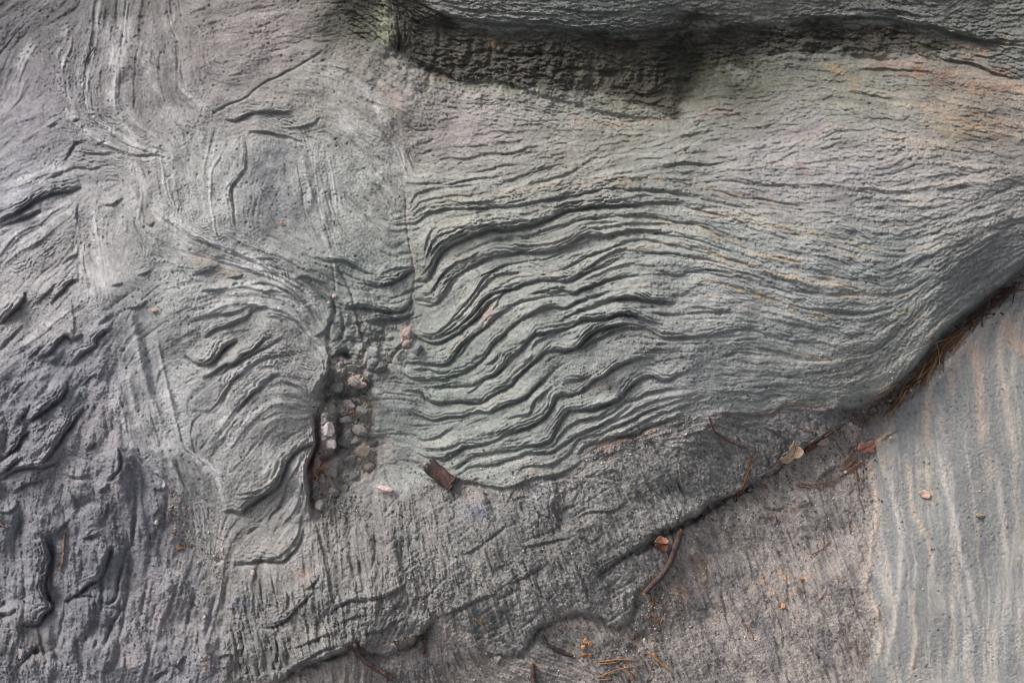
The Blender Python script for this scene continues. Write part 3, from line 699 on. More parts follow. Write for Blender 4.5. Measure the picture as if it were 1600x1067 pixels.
# hints of the grain direction where no bed edge was drawn
for fr, t in [('z', '700,780 730,850'), ('z', '800,780 835,850'), ('z', '900,780 935,850'), ('z', '640,820 655,920'), ('z', '760,900 790,980'), ('z', '950,880 980,940'),
              ('z', '1000,700 1040,780'), ('z', '1150,700 1190,780'), ('z', '1250,660 1300,740'), ('z', '1100,850 1150,950'), ('z', '1200,850 1260,960'), ('z', '1300,800 1350,900'),
              ('z', '1050,980 1090,1060'), ('z', '1200,1000 1240,1067'), ('z', '1300,980 1330,1067'), ('z', '800,1045 860,1060'), ('z', '560,860 570,960'), ('z', '520,820 530,900'),
              ('z', '420,960 440,1040'), ('z', '620,940 600,970'), ('z', '300,900 280,1000'), ('z', '220,900 200,1000'), ('z', '120,820 110,960'), ('z', '40,800 40,960'), ('z', '180,760 185,850'),
              ('z', '40,700 90,640'), ('z', '100,620 150,560'), ('z', '30,560 90,480'), ('z', '160,480 220,430'), ('z', '60,420 130,350'), ('z', '260,620 280,720'), ('z', '330,700 380,650'),
              ('z', '380,820 440,760'), ('z', '1400,720 1405,860'), ('z', '1500,600 1510,760'), ('z', '1580,560 1590,760'), ('z', '1450,880 1450,1040'), ('z', '1560,860 1560,1040'),
              ('z', '1450,460 1540,400'), ('z', '1380,560 1450,490'), ('z', '1500,340 1590,300'), ('z', '1300,580 1370,560'), ('z', '1450,250 1600,260'), ('z', '1300,150 1600,210'),
              ('z', '700,160 900,190'), ('z', '900,190 1050,210'), ('z', '700,220 860,200'), ('z', '900,260 1040,210'), ('z', '1080,200 1200,170'), ('z', '1100,260 1250,220'), ('z', '560,100 640,150'),
              ('z', '500,130 600,170'), ('z', '330,40 420,20'), ('z', '400,80 500,60'), ('z', '200,60 190,160'), ('z', '60,60 110,40'), ('z', '40,180 100,150'), ('z', '260,250 280,340'), ('z', '420,260 400,340'),
              ('z', '560,240 620,300'), ('z', '540,330 600,400'), ('z', '700,20 1000,30'), ('z', '1200,10 1500,20'), ('z', '1400,20 1600,-10'), ('z', '1450,60 1600,40'), ('z', '800,100 1000,105')]:
    orient(pts(fr, t), 4.0 if pts(fr, t)[0][1] > 640 else 1.6)

# ------------------------------------------------------------------ regions of the outcrop
def inside(poly, x, y):
    r = np.zeros(x.shape, bool); n = len(poly)
    for i in range(n):
        (x0, y0), (x1, y1) = poly[i], poly[(i + 1) % n]
        if y0 == y1: continue
        r ^= ((y0 > y) != (y1 > y)) & (x < (x1 - x0) * (y - y0) / (y1 - y0) + x0)
    return r
def zpoly(t): return [tuple(float(q) for q in w.split(',')) for w in t.split()]
BED = zpoly("350,1067 355,960 372,920 420,925 470,925 500,880 495,830 500,770 560,790 640,770 700,745 800,765 830,745 900,735 920,712 985,690 1070,655 1200,648 1250,632 1340,642 1300,690 1212,737 1134,774 1060,818 1045,845 1010,930 1000,975 960,977 900,955 870,965 832,1020 800,1028 765,1015 690,960 672,970 600,1020 555,1010 430,1062")
SLAB = zpoly("2600,-100 1700,330 1640,400 1600,440 1575,452 1530,500 1508,520 1495,543 1480,566 1458,597 1430,617 1415,640 1378,675 1362,710 1362,750 1370,791 1364,842 1357,882 1354,923 1370,957 1364,997 1360,1065 1340,1300 1300,2000 2600,2000")
DARK = zpoly("-900,520 0,560 60,540 130,560 170,520 190,600 215,690 260,730 275,800 285,850 300,900 340,960 350,1067 340,2000 -900,2000")
GROUND = zpoly("430,1062 555,1010 600,1020 672,970 690,960 765,1015 800,1028 832,1020 870,965 900,955 960,977 1000,975 1010,930 1045,845 1060,818 1134,774 1212,737 1300,690 1340,642 1400,605 1460,545 1500,505 1600,425 1640,400 1600,440 1575,452 1530,500 1508,520 1495,543 1480,566 1458,597 1430,617 1415,640 1378,675 1362,710 1362,750 1370,791 1364,842 1357,882 1354,923 1370,957 1364,997 1360,1065 1340,1300 1300,2000 340,2000 350,1067")
CREV = zpoly("520,560 500,605 490,640 494,700 484,760 490,826 515,800 530,770 560,752 585,735 596,700 586,660 584,620 582,590 552,568")
OVER = zpoly("430,-900 505,0 540,40 590,80 640,100 690,122 760,133 850,140 940,150 1000,165 1057,190 1066,140 1100,112 1200,88 1275,83 1350,93 1410,95 1460,88 1490,95 1520,100 1600,128 2600,220 2600,-900")
scratches(1000, 650, 1370, 1085, 330, .45, .9, GROUND, 3.4); scratches(600, 1000, 1000, 1085, 60, .6, .5, GROUND, 2.5)
scratches(600, 650, 1320, 1000, 220, .45, .88, BED, 2.4); scratches(600, 760, 1010, 1000, 60, .8, -.5, BED, 3.4); scratches(360, 880, 650, 1060, 90, .2, .98, BED, 4)
VX = X + 9 * vnoise(X / 45, Y / 45, 11) + 4 * vnoise(X / 13, Y / 13, 12)
VY = Y + 9 * vnoise(X / 45, Y / 45, 13) + 4 * vnoise(X / 13, Y / 13, 14)
def soft(poly, w):
    ins = inside(poly, VX, VY)
    P = np.array(poly + [poly[0]])
    m = ins.astype(np.float32)
    acc = np.full(X.shape, 1e6, np.float32)
    R = 2.5 * w
    for a, b in zip(P[:-1], P[1:]):
        i0, i1 = np.searchsorted(GX, [min(a[0], b[0]) - R - 14, max(a[0], b[0]) + R + 14]); j0, j1 = np.searchsorted(GY, [min(a[1], b[1]) - R - 14, max(a[1], b[1]) + R + 14])
        if i1 <= i0 or j1 <= j0: continue
        xs = VX[j0:j1, i0:i1] - a[0]; ys = VY[j0:j1, i0:i1] - a[1]; d = b - a; L2 = (d * d).sum()
        t = np.clip((xs * d[0] + ys * d[1]) / L2, 0, 1)
        np.minimum(acc[j0:j1, i0:i1], np.hypot(xs - t * d[0], ys - t * d[1]), out=acc[j0:j1, i0:i1])
    sd = np.where(ins, acc, -acc)
    return smooth(-w, w, sd).astype(np.float32)
mBED, mSLAB, mDARK, mGROUND, mCREV, mOVER = [soft(p, w) for p, w in ((BED, 10), (SLAB, 4), (DARK, 30), (GROUND, 6), (CREV, 16), (OVER, 8))]
mBED = mBED * (1 - mGROUND)

# ------------------------------------------------------------------ grain: direction field, streaks drawn along it, flaking scales
ORI = np.array(ORIENT, np.float32)
cgx = np.arange(-60, 1680, 14, dtype=np.float32); cgy = np.arange(-60, 1140, 14, dtype=np.float32)
cX, cY = np.meshgrid(cgx, cgy)
num = np.zeros(cX.shape + (2,), np.float32)
for k in range(0, len(ORI), 400):
    o = ORI[k:k + 400]
    w = o[:, 4] / ((cX[..., None] - o[:, 0]) ** 2 + (cY[..., None] - o[:, 1]) ** 2 + 120) ** 1.4
    num[..., 0] += (w * o[:, 2]).sum(-1); num[..., 1] += (w * o[:, 3]).sum(-1)
num /= np.maximum(np.linalg.norm(num, axis=-1, keepdims=True), 1e-9)
def bilinear(F, gx0, gy0, st, x, y):
    u = np.clip((x - gx0) / st, 0, F.shape[1] - 1.001); v = np.clip((y - gy0) / st, 0, F.shape[0] - 1.001)
    i = u.astype(np.int32); j = v.astype(np.int32); fu = u - i; fv = v - j
    return (F[j, i] * (1 - fu) + F[j, i + 1] * fu) * (1 - fv) + (F[j + 1, i] * (1 - fu) + F[j + 1, i + 1] * fu) * fv
TH = 0.5 * np.arctan2(bilinear(num[..., 1], -60, -60, 14, X, Y), bilinear(num[..., 0], -60, -60, 14, X, Y))
TH = TH + 0.22 * vnoise(X / 30, Y / 30, 21)
CT, ST_ = np.cos(TH).astype(np.float32), np.sin(TH).astype(np.float32)
I0 = int(np.searchsorted(GX, -24)); J0 = int(np.searchsorted(GY, -18)); NI = int(1648 / STEP); NJ = int(1103 / STEP)
cct, cst = CT[J0:J0 + NJ, I0:I0 + NI], ST_[J0:J0 + NJ, I0:I0 + NI]
def blur(a, n):
    for _ in range(2):
        for ax in (0, 1):
            a = sum(np.roll(a, s, ax) for s in range(-n, n + 1)) / (2 * n + 1)
    return a
def streaks(seed, steps, thick):
    """noise smeared along the bedding"""
    n = np.random.default_rng(seed).standard_normal((NJ, NI)).astype(np.float32)
    if thick: n = blur(n, thick)
    n /= n.std(); acc = n.copy()
    jj, ii = np.mgrid[0:NJ, 0:NI].astype(np.float32)
    for sg in (1, -1):
        x = ii.copy(); y = jj.copy(); dx = cct * sg; dy = cst * sg
        for s in range(steps):
            x += dx; y += dy
            a = np.clip(x, 0, NI - 1).astype(np.int32); b = np.clip(y, 0, NJ - 1).astype(np.int32)
            acc += n[b, a]
            nx = cct[b, a]; ny = cst[b, a]; f = np.where(nx * dx + ny * dy < 0, -1, 1).astype(np.float32)
            dx = nx * f; dy = ny * f
    return acc / acc.std()
def reflect(g, lo, n):
    k = np.round((g - lo) / STEP).astype(np.int64); p = 2 * n - 2
    k = np.mod(k, p); return np.where(k >= n, p - k, k)
RI = reflect(GX, -24, NI); RJ = reflect(GY, -18, NJ)
def full(a): return a[np.ix_(RJ, RI)]
LICF = full(streaks(3, 7, 0)); LICM = full(streaks(4, 14, 1)); LICB = full(streaks(5, 34, 3)); LICL = full(streaks(6, 26, 7)); LICS = full(streaks(8, 14, 3)); LICG = full(streaks(9, 80, 1))
def scales(c, e, seed):
    """overlapping flakes, each swelling to its lower lip; returns lip profile, random value, closeness to a joint"""
    xi = np.floor(X / c); yi = np.floor(Y / c)
    best = np.full(X.shape, 1e9, np.float32); sec = best.copy(); vv = np.zeros_like(best); rr = np.zeros_like(best)
    T = np.random.default_rng(seed).random((3, 128, 128)).astype(np.float32)
    for dj in (-2, -1, 0, 1, 2):
        for di in (-2, -1, 0, 1, 2):
            a = (xi + di).astype(np.int32); b = (yi + dj).astype(np.int32); am = a & 127; bm = b & 127
            ex = X - (a + T[0, bm, am]) * np.float32(c); ey = Y - (b + T[1, bm, am]) * np.float32(c)
            u = (CT * ex + ST_ * ey) / e; v = (-ST_ * ex + CT * ey)
            d = u * u + v * v; m = d < best
            sec = np.where(m, best, np.minimum(sec, d)); best = np.where(m, d, best)
            vv = np.where(m, v, vv); rr = np.where(m, T[2, bm, am], rr)
    return np.clip(vv / (0.5 * c), -1, 1), rr, np.sqrt(sec) - np.sqrt(best)
SV1, SR1, SF1 = scales(8.5, 2.2, 31)
SV2, SR2, SF2 = scales(20.0, 2.2, 32)
SV3, SR3, SF3 = scales(34.0, 2.3, 33)
GRAN = vnoise(X / 3.1, Y / 3.1, 41); GRAN2 = vnoise(X / 6.3, Y / 6.3, 42)
PIT = np.clip(vnoise(X / 5.2, Y / 5.2, 43) * 1.3 - 0.72, 0, 1) * (vnoise(X / 60, Y / 60, 44) > -0.2)
LUMP = 9 * vnoise(X / 170, Y / 170, 45) + 5 * vnoise(X / 70, Y / 70, 46) + 1.9 * vnoise(X / 31, Y / 31, 47) + 0.7 * vnoise(X / 14, Y / 14, 48)

# how flaky, how streaky, how gritty: upper face flaky, beds smoother, schist streaky
def spot(x, y, rx, ry): return np.exp(-(((VX - x) / rx) ** 2 + ((VY - y) / ry) ** 2))
flaky = 0.2 + 0.5 * np.clip(spot(1000, 240, 420, 110) + spot(1400, 250, 320, 200) + spot(800, 250, 200, 70) + 0.4 * spot(450, 60, 200, 90) + 0.15 * spot(80, 130, 180, 150) + 0.5 * spot(1300, 450, 300, 120), 0, 1)
strata = np.clip(spot(850, 520, 260, 200) + 1.2 * spot(300, 380, 360, 420), 0, 1)
flaky = np.maximum(flaky * (1 - .6 * strata), mOVER * 1.2) * (1 - 0.8 * mSLAB)
schist = np.clip(mBED + mDARK * 0.8 + 0.6 * mGROUND + 0.5 * mCREV, 0, 1)
H += LUMP * (1 - 0.55 * mSLAB) * 0.9
H += flaky * (1.5 * SV1 + 0.9 * SR1 - 0.9 * np.exp(-(SF1 / 1.2) ** 2)) * (0.45 + 0.75 * smooth(-.5, .5, vnoise(X / 37, Y / 37, 53)))
patch = smooth(-.1, .5, vnoise(X / 55, Y / 55, 49))
H += flaky * patch * (1.7 * SV2 + 1.0 * SR2 - 1.6 * np.exp(-(SF2 / 1.5) ** 2)) * 0.85
H += (1 - 0.7 * mSLAB) * (0.2 * LICF + 0.30 * LICM + 0.5 * LICB * (0.5 + patch)) * (0.7 + 0.6 * flaky) * (1 - .7 * strata)
bil = np.abs(LICL) ** 0.75; bis = np.abs(LICS) ** 0.75
H += (0.5 * mDARK + 0.35 * mBED + 0.05 * (1 - mSLAB)) * 4.6 * bil + (0.5 * mDARK + 0.45 * mBED + 0.25 * mGROUND) * 2.6 * bis
H += mDARK * (11 * np.abs(vnoise(WX / 62, WY / 90, 55)) ** .75 + 2 * np.abs(vnoise(WX / 20, WY / 30, 56)) ** .8)
H += (schist - .5 * mDARK + mGROUND * .3 + mBED * .1) * (0.35 * LICF + 0.5 * LICM + 0.5 * LICB) + (schist - .4 * mGROUND - .5 * mBED - .45 * mDARK) * (.9 * GRAN2 + .9 * GRAN)
face_ = (1 - mSLAB) * (1 - mOVER) * (1 - .8 * mDARK) * (1 - mGROUND) * (1 - .7 * mBED)
H -= face_ * (1 - .6 * smooth(1050, 1300, X)) * (.8 + .9 * np.clip(spot(1000, 450, 420, 220), 0, 1)) * (2.0 * smooth(1.1, 2.1, -LICG) + 1.4 * smooth(1.2, 2.2, -LICM))
mFRACT = np.clip(spot(575, 530, 62, 62) + spot(545, 610, 36, 40) + .6 * spot(540, 800, 40, 40), 0, 1)
rock4 = 9 * ridged(WX, WY, 34, 4, .6, 58)
mREC0 = np.clip(spot(840, 110, 260, 55) + spot(1300, 65, 200, 30), 0, 1)
H += mREC0 * (rock4 * 1.15 + 4 * fbm(X, Y, 40, 4, .6, 57)) + smooth(.2, .9, mCREV) * (rock4 * 1.0 - 2) + mFRACT * (9 * ridged(WX, WY, 26, 4, .62, 60))
H += np.clip(spot(1300, 430, 330, 150) + .6 * spot(1000, 380, 200, 100), 0, 1) * 0.6 * LICG + .3 * mBED * LICG + .5 * np.clip(spot(1200, 260, 450, 150), 0, 1) * LICG
H += mBED * (-2.4 * np.exp(-(SF3 / 1.3) ** 2) * patch - 1.8 * np.exp(-(SF2 / 1.1) ** 2) * smooth(0, .5, vnoise(X / 40, Y / 40, 54)))
rougher = .35 + 1.1 * smooth(-.6, .7, fbm(X, Y, 90, 3, .6, 66))
H += rougher * 0.6 * GRAN + rougher * 0.22 * GRAN2 * (1 - 0.5 * mSLAB) - 2.6 * PIT * (1 - 0.4 * mSLAB)
H += mCREV * (3 * fbm(X, Y, 26, 4, .6, 51)) + (mDARK * 0.6 + mGROUND * 0.5 + mBED * .5) * 3.4 * fbm(X, Y, 24, 4, .6, 52)
H += mSLAB * (0.15 * LICB + 3 * vnoise(X / 60, Y / 200, 59))
HT = MACRO + H

# ------------------------------------------------------------------ colour of the stone (stains, veins, beds; recess shadow partly painted in)
def lin(c):
    c = np.asarray(c, np.float32) / 255
    return np.where(c <= .04045, c / 12.92, ((c + .055) / 1.055) ** 2.4).astype(np.float32)
TONES = [(60,60,114,114,116),(60,180,128,128,131),(200,120,138,137,136),(330,60,130,127,125),(430,60,142,137,135),(300,300,162,164,160),(120,380,156,156,154),(40,300,145,148,152),
 (420,300,150,154,153),(560,280,164,168,162),(500,160,146,146,140),(60,480,150,150,150),(120,560,140,144,148),(300,440,158,163,160),(400,560,150,152,149),(440,660,150,151,148),
 (280,640,156,159,158),(420,840,142,142,138),(560,420,142,150,145),(700,300,144,148,140),(700,210,148,144,141),(900,220,138,138,130),(800,400,136,142,136),(900,500,138,144,140),
 (700,600,134,142,136),(1000,330,142,146,140),(1100,400,146,152,148),(1250,480,144,150,148),(1400,420,136,142,138),(1100,560,146,150,148),(1250,570,142,147,143),(1350,600,136,140,134),
 (1200,260,146,146,144),(1350,260,146,146,145),(1500,300,146,146,144),(1500,160,140,134,122),(1350,140,130,132,122),(1150,150,116,118,108),(1000,170,130,132,120),(640,160,146,144,136),
 (900,20,122,128,124),(1400,20,122,126,120),(1550,30,122,126,120),(540,40,104,104,94),(1560,420,128,132,130)]
TN = np.array(TONES, np.float32); TC = lin(TN[:, 2:])
gx2 = np.arange(-40, 1660, 10, dtype=np.float32); gy2 = np.arange(-40, 1120, 10, dtype=np.float32); aX, aY = np.meshgrid(gx2, gy2)
w = 1 / ((aX[..., None] - TN[:, 0]) ** 2 + (aY[..., None] - TN[:, 1]) ** 2 + 900) ** 1.5
cg = (w @ TC) / w.sum(-1, keepdims=True)
QX = X + 26 * vnoise(X / 80, Y / 80, 61); QY = Y + 26 * vnoise(X / 80, Y / 80, 62)
COL = np.stack([bilinear(cg[..., k], -40, -40, 10, QX, QY) for k in range(3)], -1)
def mix(mask, rgb):
    m = np.clip(mask, 0, 1)[..., None]
    COL[:] = COL * (1 - m) + lin(rgb) * m
COL *= (1 + 0.08 * np.clip(LICB, -2, 2) + 0.06 * np.clip(LICM, -2, 2) + 0.06 * GRAN2 + 0.06 * np.clip(LICG, -2, 2))[..., None]
tanb = np.clip(spot(1330, 440, 330, 150) + .8 * spot(1150, 360, 260, 90) + .9 * spot(1500, 200, 260, 90), 0, 1) * smooth(.7, 1.7, .7 * LICG + .6 * LICB)
mix(tanb * .3, (160, 144, 120)); mix(np.clip(spot(850, 500, 330, 250), 0, 1) * smooth(.8, 1.8, LICB) * .3, (156, 144, 136))
n3 = fbm(X, Y, 60, 4, .6, 63); n4 = fbm(X, Y, 22, 3, .6, 64); n5 = fbm(X, Y, 120, 4, .55, 65)
brk = smooth(-.45, .5, n4 + 0.25 * LICM)
mix(mDARK * 0.85, (126, 128, 133)); mix(mDARK * smooth(.0, .5, n3) * .6, (98, 100, 104)); mix(mDARK * smooth(.1, .5, -n5) * .5, (150, 147, 148))
mix(mBED * 0.92, (124, 125, 122)); mix(mBED * smooth(0, .5, n3) * .5, (92, 94, 94)); mix(mBED * smooth(.05, .45, -n4) * .35, (150, 146, 140)); mix(mBED * smooth(.3, 1.6, LICM) * .25, (152, 150, 147)); mix(mBED * smooth(.2, 1.5, -LICM) * .25, (82, 84, 86)); mix(mBED * smooth(.1, .7, GRAN2 + .5 * n4) * .3, (158, 154, 149))
mix(mGROUND * 0.97, (140, 135, 129)); mix(mGROUND * smooth(.4, 1.7, LICM) * .45, (156, 152, 149)); mix(mGROUND * smooth(.2, 1.5, -LICB) * .5, (98, 98, 100)); mix(mGROUND * smooth(0, .5, n3) * .6, (98, 99, 101)); mix(mGROUND * smooth(.1, .5, -n3) * .45, (150, 146, 141))
mix(mSLAB * 0.98, (128, 132, 130)); mix(mSLAB * smooth(0, .5, n3) * .4, (124, 126, 127)); mix(mSLAB * smooth(.4, 1.6, LICG) * .5, (170, 165, 154)); mix(mSLAB * smooth(.5, 1.6, full(streaks(10, 90, 4))) * .5, (172, 168, 160)); mix(mSLAB * smooth(.6, 1.6, -LICB) * .3, (120, 122, 124))
mix(mCREV * 0.4, (146, 140, 132)); mix(mCREV * smooth(.05, .5, n4) * .4, (126, 108, 96)); mix(mFRACT * .7 * smooth(-.4, .3, n4), (104, 106, 100)); mix(mCREV * smooth(.1, .5, n3) * .6, (168, 150, 142))
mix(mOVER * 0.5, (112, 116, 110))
def wash(fr, txt, w, rgb, a=1.0, broken=True, tp=40):
    r = dist_field(pts(fr, txt), 2.6 * w, VX if w > 8 else WX, VY if w > 8 else WY)
    if r is None: return
    sl, d, s, arc, tot = r
    m = np.where(d < 1e5, np.exp(-(d / w) ** 2), 0) * taper(arc, tot, tp) * a
    if broken: m = m * brk[sl]
    m = m * 0.8; g_ = sum(rgb) / 3; rgb = [g_ + (v - g_) * 0.85 for v in rgb]
    m = m[..., None]; COL[sl] = COL[sl] * (1 - m) + lin(rgb) * m
def blot(x, y, rx, ry, ang, rgb, a=1.0):
    c, s = math.cos(math.radians(ang)), math.sin(math.radians(ang))
    u = (c * (VX - x) + s * (VY - y)) / rx; v = (-s * (VX - x) + c * (VY - y)) / ry
    mix(np.exp(-(u * u + v * v) ** 1.5) * a * smooth(-.5, .35, n4 + .5 * n3 + .22 * LICM + .3 * GRAN2), rgb)
# black and green algae in the damp recess, darkened to carry its shadow too
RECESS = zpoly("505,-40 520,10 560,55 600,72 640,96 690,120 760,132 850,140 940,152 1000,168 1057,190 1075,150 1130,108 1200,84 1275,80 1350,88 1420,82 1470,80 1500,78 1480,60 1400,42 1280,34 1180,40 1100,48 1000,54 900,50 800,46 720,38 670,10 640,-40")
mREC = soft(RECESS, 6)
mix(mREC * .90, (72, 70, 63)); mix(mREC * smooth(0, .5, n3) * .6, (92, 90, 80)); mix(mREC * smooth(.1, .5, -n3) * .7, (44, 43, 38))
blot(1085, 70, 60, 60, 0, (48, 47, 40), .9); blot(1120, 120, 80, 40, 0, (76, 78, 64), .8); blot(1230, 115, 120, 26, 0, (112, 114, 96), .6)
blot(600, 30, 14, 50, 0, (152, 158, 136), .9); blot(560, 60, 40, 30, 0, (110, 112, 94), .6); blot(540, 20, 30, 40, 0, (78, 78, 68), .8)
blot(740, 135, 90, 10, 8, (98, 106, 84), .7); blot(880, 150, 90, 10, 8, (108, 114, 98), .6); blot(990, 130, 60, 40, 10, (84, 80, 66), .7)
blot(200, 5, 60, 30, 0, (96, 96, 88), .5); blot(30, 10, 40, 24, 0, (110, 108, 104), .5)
wash('n2', '650,150 720,200 760,230', 10, (150, 130, 104), .6); wash('n2', '930,200 940,290', 6, (74, 54, 50), .7); wash('n2', '1340,310 1330,360', 5, (150, 136, 120), .6)
# rust and ochre bands on the right of the face
wash('m', '600,440 700,430 850,435 1000,455 1150,500 1300,540 1450,575 1600,590', 12, (142, 110, 92), 1.0); wash('m', '900,470 950,470 1000,480', 7, (162, 122, 84), .8)
wash('m', '850,400 950,380 1050,370', 8, (170, 144, 122), .7); wash('m', '1150,310 1250,315 1380,330', 11, (178, 132, 94), .8); wash('m', '1080,150 1190,155', 4, (170, 130, 96), .7)
wash('m', '1350,430 1450,450 1600,470', 7, (152, 112, 84), .7); wash('m', '1450,530 1600,545', 5, (176, 134, 96), .7); wash('m', '1400,250 1600,265', 6, (150, 122, 98), .6)
wash('m', '330,390 420,430 500,490 560,545', 6, (172, 146, 108), .9); wash('m', '500,510 560,530', 12, (182, 136, 98), .8); wash('m', '1050,700 1200,750 1350,790 1600,820', 17, (166, 132, 98), .75)
wash('m', '880,620 960,640 1080,660', 9, (164, 136, 112), .6); wash('m', '900,770 1000,780 1150,840 1350,850', 10, (152, 150, 116), .6); wash('m', '200,650 330,640', 6, (140, 142, 104), .8)
wash('m', '0,400 150,380 300,370', 12, (114, 116, 96), .6); wash('m', '1300,920 1450,920 1600,930', 16, (160, 136, 112), .5); wash('n3', '70,540 200,520 300,540 400,560', 7, (158, 128, 122), .7)
wash('n3', '860,290 1000,270 1200,265', 10, (164, 144, 132), .6); blot(1260, 205, 34, 14, -10, (140, 128, 132), .7); blot(1380, 235, 60, 30, 0, (152, 146, 146), .4); blot(1255, 265, 8, 10, 0, (150, 112, 112), .6)
wash('n2', '1060,560 1240,575 1400,570 1540,545', 5, (180, 150, 126), .9); wash('n2', '400,370 460,380', 6, (176, 150, 128), .7); wash('n2', '270,400 290,700 300,760', 4, (182, 156, 142), .7)
wash('n2', '230,560 270,640 280,720', 12, (178, 166, 152), .6); wash('n2', '30,300 120,290 210,340', 8, (150, 130, 120), .6); blot(760, 215, 60, 26, 10, (148, 141, 141), .6); blot(610, 150, 20, 12, 0, (146, 137, 136), .6)
# brown and yellow iron bands following the beds of the boulder
wash('c', '0,200 150,170 380,165 480,190 620,230 720,255 860,280 1000,310 1100,335', 6, (152, 134, 110), .85); wash('c', '0,215 100,215 240,200', 7, (104, 100, 84), .7); wash('a', '300,300 420,280 640,260 800,240 1000,215 1200,195 1420,170 1600,165', 5, (148, 134, 112), .7)
for t in ('420,430 520,445 640,500 760,550 880,600 1000,640 1100,660 1250,680', '500,580 640,620 760,660 900,700 1040,745 1150,780 1300,800', '560,800 700,810 850,860 960,890 1100,930 1280,1010 1500,1040',
          '950,430 1050,455 1200,480 1350,510 1500,560 1600,585', '1150,730 1280,770 1400,800 1600,850', '260,400 340,415 420,430', '1350,890 1500,895 1600,890', '900,880 1000,905'):
    wash('c', t, 2.4, (178, 160, 122), .95); wash('c', t, 5, (158, 142, 112), .45)
for t in ('600,220 700,260 800,300 900,330 1000,330 1150,320', '760,100 860,110 960,140', '330,330 450,370 560,410 700,430 850,450', '400,580 560,600 720,640 800,655', '480,830 620,830 760,860', '700,680 760,690', '560,20 650,45 740,70'):
    wash('n6', t, 3.4, (162, 146, 116), .8)
blot(1418, 498, 26, 16, -20, (168, 156, 128), .6); wash('d', '900,745 1040,750 1180,755 1240,740 1300,705 1500,705', 4, (168, 140, 116), .7); wash('b', '1250,960 1300,900 1420,870 1590,820', 9, (178, 156, 138), .8); wash('d', '100,960 300,910 480,860 640,790', 8, (178, 156, 136), .8)
wash('k', '940,240 1000,200 1080,190 1160,170', 10, (170, 152, 130), .7); wash('k', '540,250 640,330 740,380', 16, (166, 148, 130), .6); wash('d', '0,620 150,580 300,480', 8, (166, 150, 142), .5)
# veins: pale pink vein beside the fold, white seams, quartz streaks
wash('a', '130,210 135,300 135,400 150,500 165,600 190,720 185,830', 4, (172, 158, 150), .8); wash('e', '1040,0 1060,70 1080,150 1090,230 1105,330', 3.4, (188, 176, 168), .9); wash('e', '1190,300 1240,480 1270,600', 2.2, (150, 130, 122), .8)
wash('z', '476,235 482,280 490,310 500,345 508,380', 5, (186, 184, 178), .7); wash('n1', '1400,700 1420,820 1440,900 1430,980', 5, (184, 187, 182), .6); wash('n1', '1490,880 1510,960', 4, (184, 187, 182), .6)
blot(415, 305, 46, 62, -20, (122, 124, 126), .95); blot(420, 245, 30, 12, -30, (104, 104, 112), .85); wash('n1', '1130,640 1140,700 1135,780 1100,830 1070,880', 1.6, (206, 206, 200), .8)
blot(318, 405, 34, 16, 30, (160, 146, 128), .9); blot(345, 425, 34, 8, 20, (160, 148, 130), .7); wash('l', '960,380 1000,420 980,500 930,560', 6, (164, 152, 136), .7); wash('l', '920,620 930,740', 7, (158, 150, 138), .6); blot(235, 345, 9, 6, 0, (112, 108, 94), .8); blot(262, 355, 12, 7, 30, (138, 130, 108), .6)
for t in ('820,340 830,420 850,520 870,620 890,720 920,820 950,920 980,1040', '960,470 990,560 1010,650 1030,760 1060,880 1090,1000', '740,600 780,720 820,840 860,960'):
    wash('g', t, 9, (180, 182, 182), .9); wash('g', t, 3.5, (192, 194, 194), .6)
wash('g', '900,560 930,640 950,760 970,880', 4, (132, 132, 140), .7); wash('h', '820,80 870,200 930,320 1000,420 1070,480 1110,560 1130,660 1140,760', 9, (182, 185, 183), .9); wash('h', '1030,0 1080,160 1110,280 1140,360 1290,490 1360,560 1380,680 1410,760', 6, (182, 185, 184), .9)
wash('l', '590,640 600,760 620,880 640,1000', 8, (182, 183, 183), .9); wash('l', '1080,320 1090,450 1100,600 1110,720', 10, (184, 186, 182), .9); wash('n1', '600,60 580,200 550,300 540,540', 12, (182, 180, 181), .8, False); wash('n1', '640,180 700,260 760,350', 10, (178, 177, 176), .7)
blot(36, 165, 40, 40, 0, (164, 163, 170), .5); wash('m', '160,104 300,100 450,98 600,94 750,100 850,122 950,140 1050,155', 4, (176, 180, 180), 1.0); wash('m', '480,68 600,58 700,66 800,76 900,92', 3, (84, 86, 84), .8); blot(20, 240, 20, 14, 0, (140, 146, 152), .6)
wash('f', '380,730 390,850 385,950', 5, (186, 170, 166), .9); wash('h', '740,600 790,640 800,700', 12, (176, 168, 168), .8); wash('i', '1190,380 1150,480 1130,600 1080,700', 8, (176, 164, 160), .7); wash('i', '1100,360 1150,380', 8, (186, 174, 168), .8)
wash('i', '1250,1000 1300,880 1340,850', 6, (182, 162, 154), .8); wash('i', '1060,940 1080,890 1110,860', 3, (178, 160, 146), .9); wash('i', '760,800 800,900 800,1000', 14, (164, 158, 158), .6); wash('i', '110,870 140,900', 8, (176, 166, 166), .8); wash('i', '500,1040 540,1010', 6, (170, 164, 168), .8)
wash('i', '900,700 1000,640 1060,560', 14, (156, 150, 150), .5); wash('i', '680,40 720,120 640,170', 10, (140, 134, 142), .5); wash('j', '200,150 190,260', 5, (186, 170, 166), .9); wash('j', '300,820 305,930', 3.5, (170, 168, 172), .8); wash('j', '60,1000 120,900 160,860', 7, (176, 156, 148), .7)
wash('j', '640,440 700,390 740,330', 12, (172, 146, 130), .8); wash('j', '560,470 500,470', 10, (160, 146, 130), .6); wash('j', '370,360 370,430', 5, (188, 172, 166), .7); wash('j', '280,720 300,560 400,520', 10, (110, 118, 136), .7); wash('h', '0,120 100,60 300,20', 26, (136, 140, 156), .6); wash('h', '120,440 220,400 320,300', 16, (112, 118, 130), .6)
